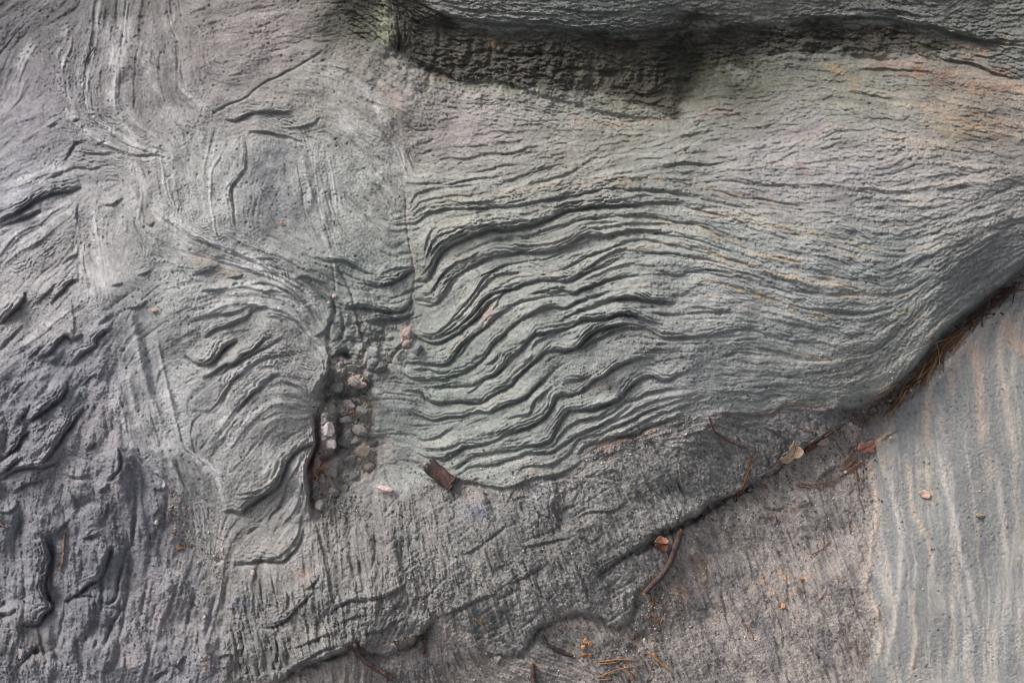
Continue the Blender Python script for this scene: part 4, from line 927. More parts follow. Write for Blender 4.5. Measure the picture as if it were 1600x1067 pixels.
for x, y, rx, ry, c in (('f', 1040, 14, 28, 0),):
    pass
def fblot(fr, x, y, rx, ry, rgb, a=1.0):
    ox, oy, sc = FRAMES[fr]; blot(ox + x * sc, oy + y * sc, rx, ry, 0, rgb, a)
fblot('f', 1045, 160, 11, 15, (206, 196, 194)); fblot('f', 1060, 250, 11, 13, (200, 190, 190)); fblot('f', 1410, 545, 16, 9, (190, 174, 170)); fblot('p', 440, 295, 16, 9, (186, 164, 156)); fblot('p', 360, 200, 16, 12, (168, 150, 144), .8)
fblot('b', 145, 190, 10, 18, (176, 150, 144), .8); fblot('a', 660, 980, 9, 18, (166, 146, 140), .8); fblot('p', 500, 700, 18, 22, (180, 152, 140), .8); fblot('p', 230, 820, 14, 24, (170, 122, 96), .6); fblot('p', 250, 900, 14, 26, (160, 122, 104), .5); fblot('p', 400, 440, 18, 12, (158, 116, 88), .5)
fblot('p', 220, 680, 12, 10, (150, 112, 92), .5); fblot('p', 510, 450, 14, 10, (164, 154, 138), .7); fblot('f', 960, 430, 8, 20, (150, 110, 84), .5); fblot('a', 780, 950, 24, 10, (160, 164, 162), .6); fblot('p', 560, 180, 16, 18, (124, 130, 136), .7); fblot('b', 205, 270, 9, 12, (110, 116, 120), .8)
fblot('b', 60, 630, 12, 16, (136, 148, 150), .7); fblot('k', 1080, 310, 22, 26, (158, 160, 164), .6); fblot('k', 640, 430, 30, 16, (130, 138, 156), .6)
for t in ('1040,240 1060,320', '1080,220 1100,330', '560,340 600,420', '480,400 520,450', '640,380 690,480', '850,450 860,500'): wash('k', t, 2, (96, 104, 128), .8)
for t, w_ in (('160,20 178,90 196,170 215,230', 5), ('215,60 235,120 262,170 290,200', 5), ('250,230 262,300 272,360 300,400', 6), ('120,330 128,400 140,470 165,520', 5), ('232,240 240,300 236,350', 5), ('505,270 515,330 520,380', 5), ('480,240 492,300 500,350', 6), ('540,180 580,230 600,280', 8), ('262,395 272,430 300,470', 9), ('190,480 200,560 215,640 240,720', 5)):
    wash('z', t, w_ * 1.6, (180, 181, 180), .8)
blot(155, 905, 34, 62, 0, (96, 101, 112), .75); blot(60, 850, 34, 80, 0, (118, 120, 124), .7); blot(40, 1000, 60, 40, 0, (92, 88, 84), .6); blot(300, 960, 46, 70, 20, (150, 145, 142), .6); blot(270, 800, 14, 50, 10, (112, 102, 94), .7)
blot(80, 620, 70, 40, -30, (138, 140, 150), .6); blot(215, 560, 22, 60, 0, (160, 162, 164), .5); blot(180, 770, 30, 24, 0, (154, 150, 151), .6); blot(190, 640, 30, 24, 0, (146, 144, 144), .5); blot(200, 1010, 30, 50, 0, (138, 134, 134), .6)
blot(340, 330, 60, 70, 0, (170, 173, 170), .5); blot(540, 320, 60, 60, 0, (164, 169, 166), .5); blot(300, 250, 60, 60, 0, (166, 168, 166), .4); blot(800, 860, 60, 30, 20, (92, 94, 92), .5); blot(880, 830, 40, 30, 0, (84, 85, 84), .6); blot(1000, 760, 60, 30, -20, (96, 98, 96), .5); blot(960, 880, 50, 30, 0, (112, 114, 112), .5); blot(720, 840, 50, 40, 0, (116, 120, 118), .4)
for t in SEAMS.split('\n'):
    wash('z', ' '.join('%g,%g' % (x - 5, y - 5) for x, y in pts('z', t)), 8, (196, 198, 197), .85)
# bands of the pale slab
for t, w_, c_ in (('870,0 900,130 920,250 900,400 880,520 870,640 920,740 940,860 910,1000', 4.5, (190, 166, 138)), ('960,60 1000,230 1030,380 1030,520 1020,650 1000,800 960,1000', 4, (186, 180, 168)), ('1050,0 1070,150 1090,280 1150,400 1180,560', 3.5, (190, 168, 140)),
                 ('1090,640 1090,750 1100,900 1060,1060', 3.5, (188, 170, 148)), ('1210,0 1240,150 1290,330 1310,470 1350,580 1370,720 1410,850', 5, (188, 184, 174)), ('1150,20 1160,150 1180,270', 4, (188, 168, 138)), ('1250,600 1280,800 1270,950 1240,1060', 3.5, (188, 172, 152)),
                 ('1470,0 1490,200 1510,400 1530,620 1510,800', 4, (184, 178, 168)), ('1420,0 1440,100 1430,200', 6, (180, 168, 146)), ('1300,600 1330,800 1320,1000', 4, (184, 182, 176)), ('940,0 960,120', 3, (190, 170, 142)), ('1590,600 1580,800 1590,1000', 5, (180, 174, 164))):
    wash('n9', t, w_ * 1.25, [.6 * v + .4 * 168 for v in c_], .7, False); wash('n9', t, w_ * .9, [v * 1.02 for v in c_], .25)
for t, w_, c_ in (('1370,560 1390,700 1400,850 1410,1060', 5, (188, 160, 136)), ('1480,520 1500,700 1530,900 1550,1060', 5, (186, 170, 148)), ('1160,780 1150,900 1160,1060', 4, (190, 168, 140)), ('1560,480 1590,560 1600,650', 8, (186, 150, 124)), ('1330,530 1390,620 1420,700', 12, (184, 152, 132)),
                 ('1300,560 1270,680 1260,800', 3, (180, 140, 118)), ('1510,400 1530,500 1550,600', 7, (186, 152, 126)), ('930,960 920,1060', 5, (190, 160, 124)), ('1210,800 1220,1000', 4, (182, 176, 164)), ('1290,580 1250,650 1180,740', 3, (192, 180, 168))):
    wash('n6', t, w_ * 1.5, [.7 * v + .3 * 166 for v in c_], .65, False); wash('n6', t, w_ * .9, [v * 1.02 for v in c_], .25)
wash('n9', '960,360 930,480 890,560 880,640', 9, (140, 143, 146), .6); wash('n9', '1400,20 1390,200 1400,400', 9, (146, 144, 136), .6); wash('n9', '1580,100 1570,300 1580,500', 12, (140, 141, 140), .5); wash('n9', '1060,560 1050,700 1040,860', 8, (144, 145, 146), .6)
# floor: ochre patch, dark earth, pale grit, dark brown band along the upper gully
fblot('n9', 470, 600, 34, 16, (178, 146, 122), 1.0); fblot('n9', 580, 578, 8, 4, (186, 150, 120), .8); fblot('n9', 840, 930, 20, 30, (84, 72, 68), .8); fblot('q', 540, 600, 26, 30, (84, 72, 68), .8); fblot('q', 370, 830, 6, 10, (50, 46, 44), .8); fblot('n9', 700, 970, 24, 16, (98, 98, 104), .7)
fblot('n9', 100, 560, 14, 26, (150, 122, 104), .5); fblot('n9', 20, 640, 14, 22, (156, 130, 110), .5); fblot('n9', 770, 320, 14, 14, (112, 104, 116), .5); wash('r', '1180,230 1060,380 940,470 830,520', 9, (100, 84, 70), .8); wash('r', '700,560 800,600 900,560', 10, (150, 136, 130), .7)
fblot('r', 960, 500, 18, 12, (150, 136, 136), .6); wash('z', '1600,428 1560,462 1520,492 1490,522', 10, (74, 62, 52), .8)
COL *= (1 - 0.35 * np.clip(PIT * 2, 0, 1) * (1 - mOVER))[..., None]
COL *= np.array([1.02, 0.974, 0.992], np.float32)
COL = np.clip(COL, 0.008, 0.75)

# ------------------------------------------------------------------ from survey grid to world
def place(px, py, h):
    k = (DIST - h) / DIST
    px = np.asarray(px, float); py = np.asarray(py, float); h = np.asarray(h, float)
    return (CENTRE + ((px - 800) * k * S)[..., None] * RIGHT + ((533.5 - py) * k * S)[..., None] * UP + (h * S)[..., None] * OUT)
POS = place(X, Y, HT)
def height(px, py):
    i = min(max(int(np.searchsorted(GX, px)) - 1, 0), NC - 2); j = min(max(int(np.searchsorted(GY, py)) - 1, 0), NR - 2)
    fx = (px - GX[i]) / (GX[i + 1] - GX[i]); fy = (py - GY[j]) / (GY[j + 1] - GY[j])
    return float((HT[j, i] * (1 - fx) + HT[j, i + 1] * fx) * (1 - fy) + (HT[j + 1, i] * (1 - fx) + HT[j + 1, i + 1] * fx) * fy)
def hmax(px, py, r):
    i0, i1 = np.searchsorted(GX, [px - r, px + r]); j0, j1 = np.searchsorted(GY, [py - r, py + r])
    return float(HT[j0:j1 + 1, i0:i1 + 1].max())

# ------------------------------------------------------------------ materials
def stone(name, speck_dark, speck_light, bump_str, grain, rough=0.92):
    m = bpy.data.materials.new(name); m.use_nodes = True; nt = m.node_tree; N = nt.nodes; Lk = nt.links.new
    b = N["Principled BSDF"]; b.inputs["Roughness"].default_value = rough; b.inputs["Specular IOR Level"].default_value = 0.25
    at = N.new("ShaderNodeAttribute"); at.attribute_name = "stone"
    tc = N.new("ShaderNodeTexCoord")
    def noise(scale, detail, rgh=0.6):
        n = N.new("ShaderNodeTexNoise"); n.inputs["Scale"].default_value = scale; n.inputs["Detail"].default_value = detail; n.inputs["Roughness"].default_value = rgh
        Lk(tc.outputs["Object"], n.inputs["Vector"]); return n
    def ramp(src, p0, p1, c0, c1):
        r = N.new("ShaderNodeMapRange"); r.inputs[1].default_value = p0; r.inputs[2].default_value = p1; r.inputs[3].default_value = c0; r.inputs[4].default_value = c1
        Lk(src, r.inputs[0]); return r.outputs[0]
    def mul(a, bb):
        x = N.new("ShaderNodeMix"); x.data_type = 'RGBA'; x.blend_type = 'MULTIPLY'; x.inputs[0].default_value = 1.0
        Lk(a, x.inputs[6]); Lk(bb, x.inputs[7]); return x.outputs[2]
    def mixc(f, a, col):
        x = N.new("ShaderNodeMix"); x.data_type = 'RGBA'; Lk(f, x.inputs[0]); Lk(a, x.inputs[6]); x.inputs[7].default_value = col; return x.outputs[2]
    g1 = noise(520 * grain, 3); g2 = noise(150, 4)
    c = mul(at.outputs["Color"], ramp(g1.outputs[0], .3, .7, .58, 1.42))
    c = mul(c, ramp(g2.outputs[0], .3, .7, .84, 1.16))
    d = noise(330 * grain, 2); l = noise(410 * grain, 2)
    c = mixc(ramp(d.outputs[0], .68, .74, 0, speck_dark), c, (.02, .02, .022, 1))
    c = mixc(ramp(l.outputs[0], .69, .75, 0, speck_light), c, (.62, .60, .57, 1))
    Lk(c, b.inputs["Base Color"])
    bn = noise(600 * grain, 4, .7); bp = N.new("ShaderNodeBump"); bp.inputs["Strength"].default_value = bump_str; bp.inputs["Distance"].default_value = 0.0012
    Lk(bn.outputs[0], bp.inputs["Height"]); Lk(bp.outputs[0], b.inputs["Normal"])
    return m
MAT = dict(face=stone("folded_sandstone", .55, .4, .55, 1.0), over=stone("damp_sandstone", .4, .1, .7, .9), slab=stone("banded_sandstone", .7, .5, .4, 1.1),
           bed=stone("dark_schist", .7, .8, .8, .8), ground=stone("gritty_rock_floor", .75, .85, .8, .8))

# ------------------------------------------------------------------ the rock bodies, cut from one survey so that they meet in their cracks
cxm = 0.25 * (WX[:-1, :-1] + WX[1:, :-1] + WX[:-1, 1:] + WX[1:, 1:]); cym = 0.25 * (WY[:-1, :-1] + WY[1:, :-1] + WY[:-1, 1:] + WY[1:, 1:])
LAB = np.zeros(cxm.shape, np.int8)
LAB[inside(OVER, cxm, cym)] = 1; LAB[inside(BED, cxm, cym)] = 2; LAB[inside(GROUND, cxm, cym)] = 3; LAB[inside(SLAB, cxm, cym)] = 4
IDX = np.arange(NR * NC).reshape(NR, NC)
def body(name, lab, mat):
    jj, ii = np.nonzero(LAB == lab)
    q = np.stack([IDX[jj, ii], IDX[jj + 1, ii], IDX[jj + 1, ii + 1], IDX[jj, ii + 1]], 1)
    used, inv = np.unique(q, return_inverse=True); inv = inv.reshape(-1).astype(np.int32)
    me = bpy.data.meshes.new(name); me.vertices.add(len(used)); me.loops.add(len(inv)); me.polygons.add(len(q))
    me.vertices.foreach_set("co", POS.reshape(-1, 3)[used].astype(np.float32).ravel())
    me.loops.foreach_set("vertex_index", inv)
    me.polygons.foreach_set("loop_start", np.arange(0, len(inv), 4, dtype=np.int32))
    me.update(calc_edges=True)
    me.polygons.foreach_set("use_smooth", np.ones(len(q), bool))
    ca = me.color_attributes.new("stone", 'FLOAT_COLOR', 'POINT')
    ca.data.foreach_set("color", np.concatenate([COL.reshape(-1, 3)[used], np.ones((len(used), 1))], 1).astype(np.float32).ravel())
    me.materials.append(MAT[mat]); me.validate()
    o = bpy.data.objects.new(name, me); scene.collection.objects.link(o)
    return o
def tag(o, label=None, cat=None, group=None, kind=None):
    if label: o["label"] = label
    if cat: o["category"] = cat
    if group: o["group"] = group
    if kind: o["kind"] = kind
    return o
face = tag(body("rock_face", 0, "face"), "grey green folded sandstone face with wavy eroded beds", kind="structure")
tag(body("ground", 3, "ground"), "gritty grey rock floor strewn with needles and crumbs", kind="structure")
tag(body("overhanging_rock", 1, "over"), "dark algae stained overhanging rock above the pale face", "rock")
tag(body("bedrock_ledge", 2, "bed"), "dark cracked schist ledge below the folded beds", "rock")
tag(body("rock_slab", 4, "slab"), "pale grey rock slab with upright buff bands beyond the gully", "rock")

# ------------------------------------------------------------------ small things lying on the rock
rnd = random.Random(11)
def plain(name, rgb, var=0.25, scale=300, rough=.8, bump_s=.3):
    m = bpy.data.materials.new(name); m.use_nodes = True; nt = m.node_tree; N = nt.nodes; b = N["Principled BSDF"]; b.inputs["Roughness"].default_value = rough
    b.inputs["Specular IOR Level"].default_value = 0.3
    tc = N.new("ShaderNodeTexCoord"); n = N.new("ShaderNodeTexNoise"); n.inputs["Scale"].default_value = scale; n.inputs["Detail"].default_value = 4; nt.links.new(tc.outputs["Object"], n.inputs["Vector"])
    r = N.new("ShaderNodeValToRGB"); c = lin(rgb)
    r.color_ramp.elements[0].position = .3; r.color_ramp.elements[1].position = .72
    r.color_ramp.elements[0].color = tuple(float(v) for v in np.clip(c * (1 - 1.6 * var), .004, 1)) + (1,); r.color_ramp.elements[1].color = tuple(float(v) for v in np.clip(c * (1 + var), 0, .8)) + (1,)
    nt.links.new(n.outputs[0], r.inputs[0]); nt.links.new(r.outputs[0], b.inputs["Base Color"])
    bp = N.new("ShaderNodeBump"); bp.inputs["Strength"].default_value = bump_s; bp.inputs["Distance"].default_value = .001; nt.links.new(n.outputs[0], bp.inputs["Height"]); nt.links.new(bp.outputs[0], b.inputs["Normal"])
    return m
PM = {}
def pm(rgb, **k):
    if rgb not in PM: PM[rgb] = plain("tone_%d_%d_%d" % rgb, rgb, **k)
    return PM[rgb]
def mesh_obj(name, V, F, mat, origin, parent=None, smooth_=True):
    me = bpy.data.meshes.new(name); me.from_pydata([tuple(v - origin) for v in V], [], F); me.update()
    if smooth_: me.polygons.foreach_set("use_smooth", np.ones(len(F), bool))
    me.materials.append(mat); o = bpy.data.objects.new(name, me); scene.collection.objects.link(o)
    if parent: o.parent = parent
    else: o.location = tuple(origin)
    return o
def empty(name, origin):
    o = bpy.data.objects.new(name, None); o.location = tuple(origin); o.empty_display_size = .01; scene.collection.objects.link(o); return o
import bmesh
ICO = {}
for lv in (1, 2):
    bm = bmesh.new(); bmesh.ops.create_icosphere(bm, subdivisions=lv, radius=1); ICO[lv] = (np.array([v.co[:] for v in bm.verts]), [tuple(v.index for v in f.verts) for f in bm.faces]); bm.free()
def pebble_shape(rx, ry, rz, ang, seed, lv=2, facet=.25):
    V, F = ICO[lv]; r_ = np.random.default_rng(seed); V = V.copy()
    for _ in range(7):                                        # chip the lump with random planes: an angular broken stone
        n = r_.standard_normal(3); n /= np.linalg.norm(n); t = .38 + .4 * r_.random()
        d = V @ n - t; V = V - np.outer(np.clip(d, 0, None), n) * (1 - facet * .15)
    V += r_.standard_normal(V.shape) * .035
    V = V * [rx, ry, rz]; c, s = math.cos(math.radians(ang)), math.sin(math.radians(ang))
    return np.stack([c * V[:, 0] - s * V[:, 1], s * V[:, 0] + c * V[:, 1], V[:, 2]], 1), F
def stone_thing(name, x, y, rx, ry, ang, rgb, label, cat, seed, rz=None, sink=.35, group=None):
    rz = min(rx, ry) * .8 if rz is None else rz
    L, F = pebble_shape(rx, ry, rz, ang, seed, 2 if max(rx, ry) > 3 else 1)
    h0 = height(x, y) + rz * (1 - 2 * sink)
    W = place(x + L[:, 0], y + L[:, 1], h0 + L[:, 2])
    o = mesh_obj(name, W, F, pm(rgb), place(x, y, height(x, y)), smooth_=False)
    return tag(o, label, cat, group)
def conv(fr, x, y):
    ox, oy, sc = FRAMES[fr]; return ox + x * sc, oy + y * sc
def tube(P, R, n=7, jitter=0.0, seed=0, cap=True):
    """tube through survey points P (x, y, h) with radii R"""
    r_ = np.random.default_rng(seed); V = []; F = []; P = np.asarray(P, float)
    for k in range(len(P)):
        t = P[min(k + 1, len(P) - 1)] - P[max(k - 1, 0)]; t /= np.linalg.norm(t)
        u = np.cross(t, [0, 0, 1.0]); u /= max(np.linalg.norm(u), 1e-6); v = np.cross(u, t)
        for q in range(n):
            a = 2 * math.pi * q / n; rr = R[k] * (1 + jitter * r_.standard_normal())
            p = P[k] + rr * (math.cos(a) * u + math.sin(a) * v); V.append(p)
    for k in range(len(P) - 1):
        for q in range(n): F.append((k * n + q, k * n + (q + 1) % n, (k + 1) * n + (q + 1) % n, (k + 1) * n + q))
    if cap:
        F.append(tuple(range(n))[::-1]); F.append(tuple((len(P) - 1) * n + q for q in range(n)))
    V = np.array(V); return place(V[:, 0], V[:, 1], V[:, 2]), F
def lay(path, r, step=3.0, lift=0.0, win=2):
    """rest a path on the rock: it bridges hollows and never sinks in"""
    Q = spline(np.array(path, float), step); h = np.array([hmax(x, y, win) for x, y in Q]) + r + lift
    n = len(h); t = np.linspace(0, 1, n); hull = h.copy()
    for _ in range(n // 2):
        hull[1:-1] = np.maximum(h[1:-1], .5 * (hull[:-2] + hull[2:]) - .02 * r)
    return np.column_stack([Q, hull])
def twig(name, fr, path, r0, r1, rgb, label, cat="twig", ends=True, group=None):
    P = lay([conv(fr, *p) for p in path], (r0 + r1) / 2 * .8)
    R = np.linspace(r0, r1, len(P)); k = np.arange(len(P)); R = R * (1 + .08 * np.sin(k * 1.7) + .12 * np.exp(-((k - len(P) * .72) / 1.5) ** 2))
    og = place(P[0][0], P[0][1], P[0][2] - r0); t = tag(empty(name, og), label, cat, group)
    V, F = tube(P, R, 9, .05, len(path)); mesh_obj("bark", V, F, pm(rgb, var=.35, scale=260), og, t)
    if ends:
        for e, d in ((0, 1), (-1, -2)):
            a = P[e]; dr = (P[e] - P[d]); dr = dr / np.linalg.norm(dr); V = []; F = []
            for s in range(4):                                 # splintered wood at each end
                off = np.array([rnd.uniform(-.45, .45), rnd.uniform(-.45, .45), rnd.uniform(0, .4)]) * R[e]
                b = a + off - dr * 1.0; tip = a + off + dr * R[e] * rnd.uniform(.5, 1.3); v, f = tube([b, (b + tip) / 2, tip], [R[e] * .4, R[e] * .34, R[e] * .1], 5)
                F += [tuple(i + len(V) for i in q) for q in f]; V += list(v)
            mesh_obj("broken_end", V, F, pm((168, 124, 92)), og, t)
    return t
def needle(fr, p, q, label, group, rgb=(142, 106, 72), r=1.0, bend=None, cat="pine needle", lift=0.0):
    a = np.array(conv(fr, *p)); b = np.array(conv(fr, *q)); m = (a + b) / 2; d = b - a; nrm = np.array([-d[1], d[0]]) * (rnd.uniform(-.06, .06) if bend is None else bend)
    P = lay([a, m + nrm, b], r * .7, 4, lift, 1.4); n = len(P)
    R = r * np.clip(np.minimum(np.linspace(.7, 2.4, n), np.linspace(3.2, .35, n)), 0, 1)
    V, F = tube(P, R, 5); og = place(P[0][0], P[0][1], P[0][2])
    return tag(mesh_obj("pine_needle", V, F, pm(rgb, var=.3, scale=120), og), label, cat, group)
def blade(outline, hfun, thick=.5, rings=4):
    """thin leaf with its own thickness; hfun gives the height of a point of its outline plane"""
    O = np.array(outline, float); O = spline(np.vstack([O, O[:1]]), 2.2)[:-1]; c = O.mean(0); n = len(O); V = []; F = []
    for k in range(rings): V += [c + (p - c) * (1 - k / rings) for p in O]
    V.append(c); V = np.array(V); top = np.array([hfun(x, y) for x, y in V]); m = len(V)
    for k in range(rings - 1):
        for q in range(n): F.append((k * n + q, k * n + (q + 1) % n, (k + 1) * n + (q + 1) % n, (k + 1) * n + q))
    for q in range(n): F.append(((rings - 1) * n + q, (rings - 1) * n + (q + 1) % n, m - 1))
    F2 = [tuple(i + m for i in f[::-1]) for f in F]; side = [(q, q + m, (q + 1) % n + m, (q + 1) % n) for q in range(n)]
    W = np.vstack([place(V[:, 0], V[:, 1], top), place(V[:, 0], V[:, 1], top - thick)]); return W, F + F2 + side
def rest_plane(x, y, r):
    """plane through the high points of the rock around a leaf"""
    px = [(x + r * math.cos(a), y + r * math.sin(a)) for a in np.linspace(0, 2 * math.pi, 9)[:-1]] + [(x, y)]
    A = np.array([(a - x, b - y, 1) for a, b in px]); z = np.array([hmax(a, b, r * .35) for a, b in px]); s = np.linalg.lstsq(A, z, rcond=None)[0]
    s[2] += max(0, (z - A @ s).max() * .6); return s

# --- leaves
def leaf(name, fr, txt, rgb, label, cat, curl=.02, cup=(1, 0), rib=None, thick=.6, lift=.5):
    O = pts(fr, txt); c = O.mean(0); r = np.abs(O - c).max(); s = rest_plane(c[0], c[1], r * .8); cu = np.array(cup, float); cu /= np.linalg.norm(cu)
    def hf(x, y):
        dx, dy = x - c[0], y - c[1]; k = (dx * cu[0] + dy * cu[1])
        return s[2] + s[0] * dx + s[1] * dy + lift + curl * k * k + .6 * math.sin(dx * .45 + 1) * math.sin(dy * .5)
    og = place(c[0], c[1], s[2]); t = tag(empty(name, og), label, cat); V, F = blade(O, hf, thick); mesh_obj("leaf_blade", V, F, pm(rgb, var=.22, scale=160, rough=.7), og, t)
    if rib:
        R = spline(pts(fr, rib), 3); P = np.column_stack([R, [hf(x, y) + .35 for x, y in R]]); V, F = tube(P, np.linspace(.8, .35, len(P)), 5)
        mesh_obj("midrib", V, F, pm(tuple(int(v * .72) for v in rgb)), og, t)
    return t, hf, og
leaf("dry_leaf", "r", "370,690 396,720 428,748 436,775 405,805 372,806 350,832 300,836 284,802 318,786 340,762 338,738 358,716", (196, 170, 146), "pale tan curled leaf lying in the crack near the gully", "leaf", .03, (1, .6), "372,700 380,750 350,800 300,815")
leaf("dry_leaf", "r", "518,716 556,684 590,674 597,702 574,724 540,722", (172, 146, 140), "small pinkish grey leaf beside the thin red stem", "leaf", .04, (0, 1))
leaf("dry_leaf", "r", "448,760 474,728 526,714 534,724 500,744 470,764", (104, 62, 52), "dark red leaf scrap next to the pinkish leaf", "leaf", .04, (1, 1))
leaf("lobed_leaf", "r", "778,738 790,706 818,700 834,716 850,694 886,688 881,714 899,726 886,745 892,766 862,771 838,765 830,781 802,776 784,760", (160, 112, 98), "red brown lobed leaf on the edge of the pale slab", "leaf", .016, (1, -.4), "780,752 830,738 888,710")
t5, h5, o5 = leaf("dry_leaf", "q", "494,198 540,196 576,194 572,240 548,252 516,240 497,224", (116, 74, 60), "brown folded leaf wedged beside the thick twig", "leaf", .05, (1, .2), None, .6, 2.0)
V, F = blade(pts("q", "488,188 518,150 546,154 577,174 572,196 520,194"), lambda x, y: h5(x, y) + 2.0 + .1 * (x - 1033), .6); f5 = mesh_obj("folded_lobe", V, F, pm((190, 136, 108)), o5, t5)
leaf("leaf_flake", "n9", "1108,182 1140,172 1166,190 1160,213 1126,206", (190, 160, 142), "pale pinkish leaf flake on the striped slab", "leaf flake", .03, (1, 0))
# the rolled brown leaf under the folds
ax0, ax1 = np.array(conv('k', 385, 168)), np.array(conv('k', 496, 262)); d_ = (ax1 - ax0) / np.linalg.norm(ax1 - ax0); n_ = np.array([-d_[1], d_[0]]); ln = np.linalg.norm(ax1 - ax0)
s_ = rest_plane(*((ax0 + ax1) / 2), 14); mid = (ax0 + ax1) / 2; og = place(mid[0], mid[1], s_[2]); roll = tag(empty("rolled_leaf", og), "dark brown rolled leaf at the foot of the folded beds", "leaf")
def rolled(t0, t1, a0, a1, rad, rag, nt=14, na=14, th=.7):
    V = []; F = []
    for sgn in (0, 1):
        for i in range(nt + 1):
            for j in range(na + 1):
                a = math.radians(a0 + (a1 - a0) * j / na); t = t0 + (t1 - t0) * i / nt
                if i == 0: t -= rag * abs(math.sin(j * 2.1 + 1)) * 1.2
                r_ = rad * (1 + .06 * math.sin(3 * a + t * .3)) - sgn * th; p = mid + d_ * t + n_ * (r_ * math.cos(a) * 1.05)
                V.append((p[0], p[1], s_[2] + s_[0] * (p[0] - mid[0]) + s_[1] * (p[1] - mid[1]) + rad * .3 + r_ * math.sin(a) * .8))
    m = (nt + 1) * (na + 1)
    q = lambda i, j: i * (na + 1) + j
    for i in range(nt):
        for j in range(na):
            f = (q(i, j), q(i + 1, j), q(i + 1, j + 1), q(i, j + 1)); F += [f, tuple(v + m for v in f[::-1])]
    for i in range(nt):
        for j in (0, na): F.append((q(i, j), q(i, j) + m, q(i + 1, j) + m, q(i + 1, j)))
    for j in range(na):
        for i in (0, nt): F.append((q(i, j), q(i, j + 1), q(i, j + 1) + m, q(i, j) + m))
    V = np.array(V); return place(V[:, 0], V[:, 1], V[:, 2]), F
V, F = rolled(-ln * .5, ln * .5, -28, 205, 11.5, 2); mesh_obj("leaf_blade", V, F, pm((84, 64, 60), var=.35, scale=130), og, roll)
V, F = rolled(-ln * .5 - 7, -ln * .42, 20, 200, 11.8, 6, 5, 14); mesh_obj("torn_edge", V, F, pm((58, 50, 52)), og, roll)
V, F = rolled(ln * .47, ln * .5 + 4, -20, 90, 10.5, 0, 4, 10); mesh_obj("curled_tip", V, F, pm((132, 92, 70)), og, roll)

# --- twigs
twig("twig", "q", [(652, 120), (634, 180), (612, 240), (592, 300), (560, 360), (520, 410), (480, 450), (430, 502)], 5.8, 4.2, (90, 74, 70), "thick dark red brown bent twig below the long crack")
twig("twig", "j", [(1016, 826), (1040, 880), (1075, 925), (1130, 965), (1190, 1000), (1250, 1040)], 3.2, 4.4, (98, 82, 76), "brown curved twig poking out from under the dark ledge")
twig("twig", "j", [(1452, 788), (1450, 830), (1440, 882)], 2.2, 3.0, (96, 76, 70), "short stubby twig standing below the right corner of the dark ledge")
twig("twig", "n8", [(940, 848), (965, 885), (1010, 915), (1080, 942)], 2.6, 1.8, (78, 64, 60), "thin dark twig at the foot of the scalloped ledge edge", ends=False)
twig("twig", "n8", [(892, 978), (898, 1020), (906, 1090)], 3.6, 4.2, (92, 74, 70), "upright brown twig cut by the bottom edge of the picture")
twig("thin_twig", "d", [(830, 760), (868, 858), (960, 920), (1062, 962)], 1.2, .9, (104, 60, 54), "long dark red leaf stem lying on the ledge under the boulder", "stem", False)
twig("thin_twig", "r", [(560, 672), (620, 630), (690, 590)], 1.2, .9, (112, 80, 66), "thin brown stem leading up from the pinkish leaf", "stem", False)

# --- pine needles, told apart by where they lie
def needles(fr, pairs, label, group, **k):
    for p in pairs:
        own = p[4] if len(p) > 4 else label
        needle(fr, p[:2], p[2:4], own, group, **k)
needles("n8", [(1200, 968, 1386, 962, 'long level orange needle, topmost of the bunch by the bottom edge'), (1202, 976, 1300, 967, 'short level needle just under the topmost one of the bottom bunch'), (1195, 1042, 1392, 985, 'long slanting orange needle of the bunch by the bottom edge'), (1212, 1034, 1300, 1002, 'short slanting needle alongside the long slanting one'), (1320, 985, 1372, 1052, 'needle crossing the bottom bunch from upper left to lower right'), (1200, 1050, 1270, 1044, 'lowest short needle of the bunch by the bottom edge')], "orange brown pine needle in the loose bunch by the bottom edge", "needles by the bottom edge", rgb=(156, 114, 78), r=1.3)
needles("n8", [(1428, 918, 1532, 1010), (1450, 928, 1500, 988)], "orange pine needle of the slanting pair below the white shell", "needle pair below the shell", rgb=(168, 124, 80), r=1.5)
needles("n8", [(628, 764, 682, 812), (650, 768, 664, 802)], "short straw coloured needle on the dark ledge", "needles on the dark ledge", rgb=(170, 132, 92))
needles("q", [(474, 518, 480, 592), (470, 630, 516, 700), (536, 664, 524, 722), (456, 390, 466, 452)], "short pale needle in the dark earth beneath the thick twig", "needles beneath the thick twig", rgb=(158, 118, 86))
needles("n9", [(332, 66, 268, 212), (318, 108, 284, 204), (340, 0, 318, 100)], "red brown needle standing across the long crack", "needles across the long crack", rgb=(132, 88, 72), r=1.2)
needles("n9", [(830, 0, 758, 84), (852, 40, 768, 88), (620, 226, 518, 272), (540, 150, 692, 152), (682, 150, 832, 52), (820, 50, 836, 182), (800, 10, 745, 70)], "brown needle in the tangle left of the slab's corner", "needles left of the slab corner", rgb=(132, 100, 78))
needles("n9", [(706, 404, 648, 460, 'slanting brown needle in the middle of the rock floor'), (650, 455, 602, 472, 'short needle end to end with the slanting one on the floor'), (686, 634, 642, 692, 'slanting needle right of the orange pebble'), (670, 378, 676, 422, 'tiny upright needle above the slanting one on the floor'), (368, 294, 442, 300, 'level needle below the needles across the long crack'), (362, 740, 322, 832, 'dark slanting needle left below the orange pebble'), (440, 280, 460, 320, 'tiny needle at the right tip of the level one'), (790, 310, 796, 380, 'upright red brown needle on the purplish floor patch'), (330, 820, 350, 870, 'short needle continuing the dark slanting one downward')], "short brown needle scattered on the rock floor", "needles scattered on the floor", rgb=(134, 96, 78))
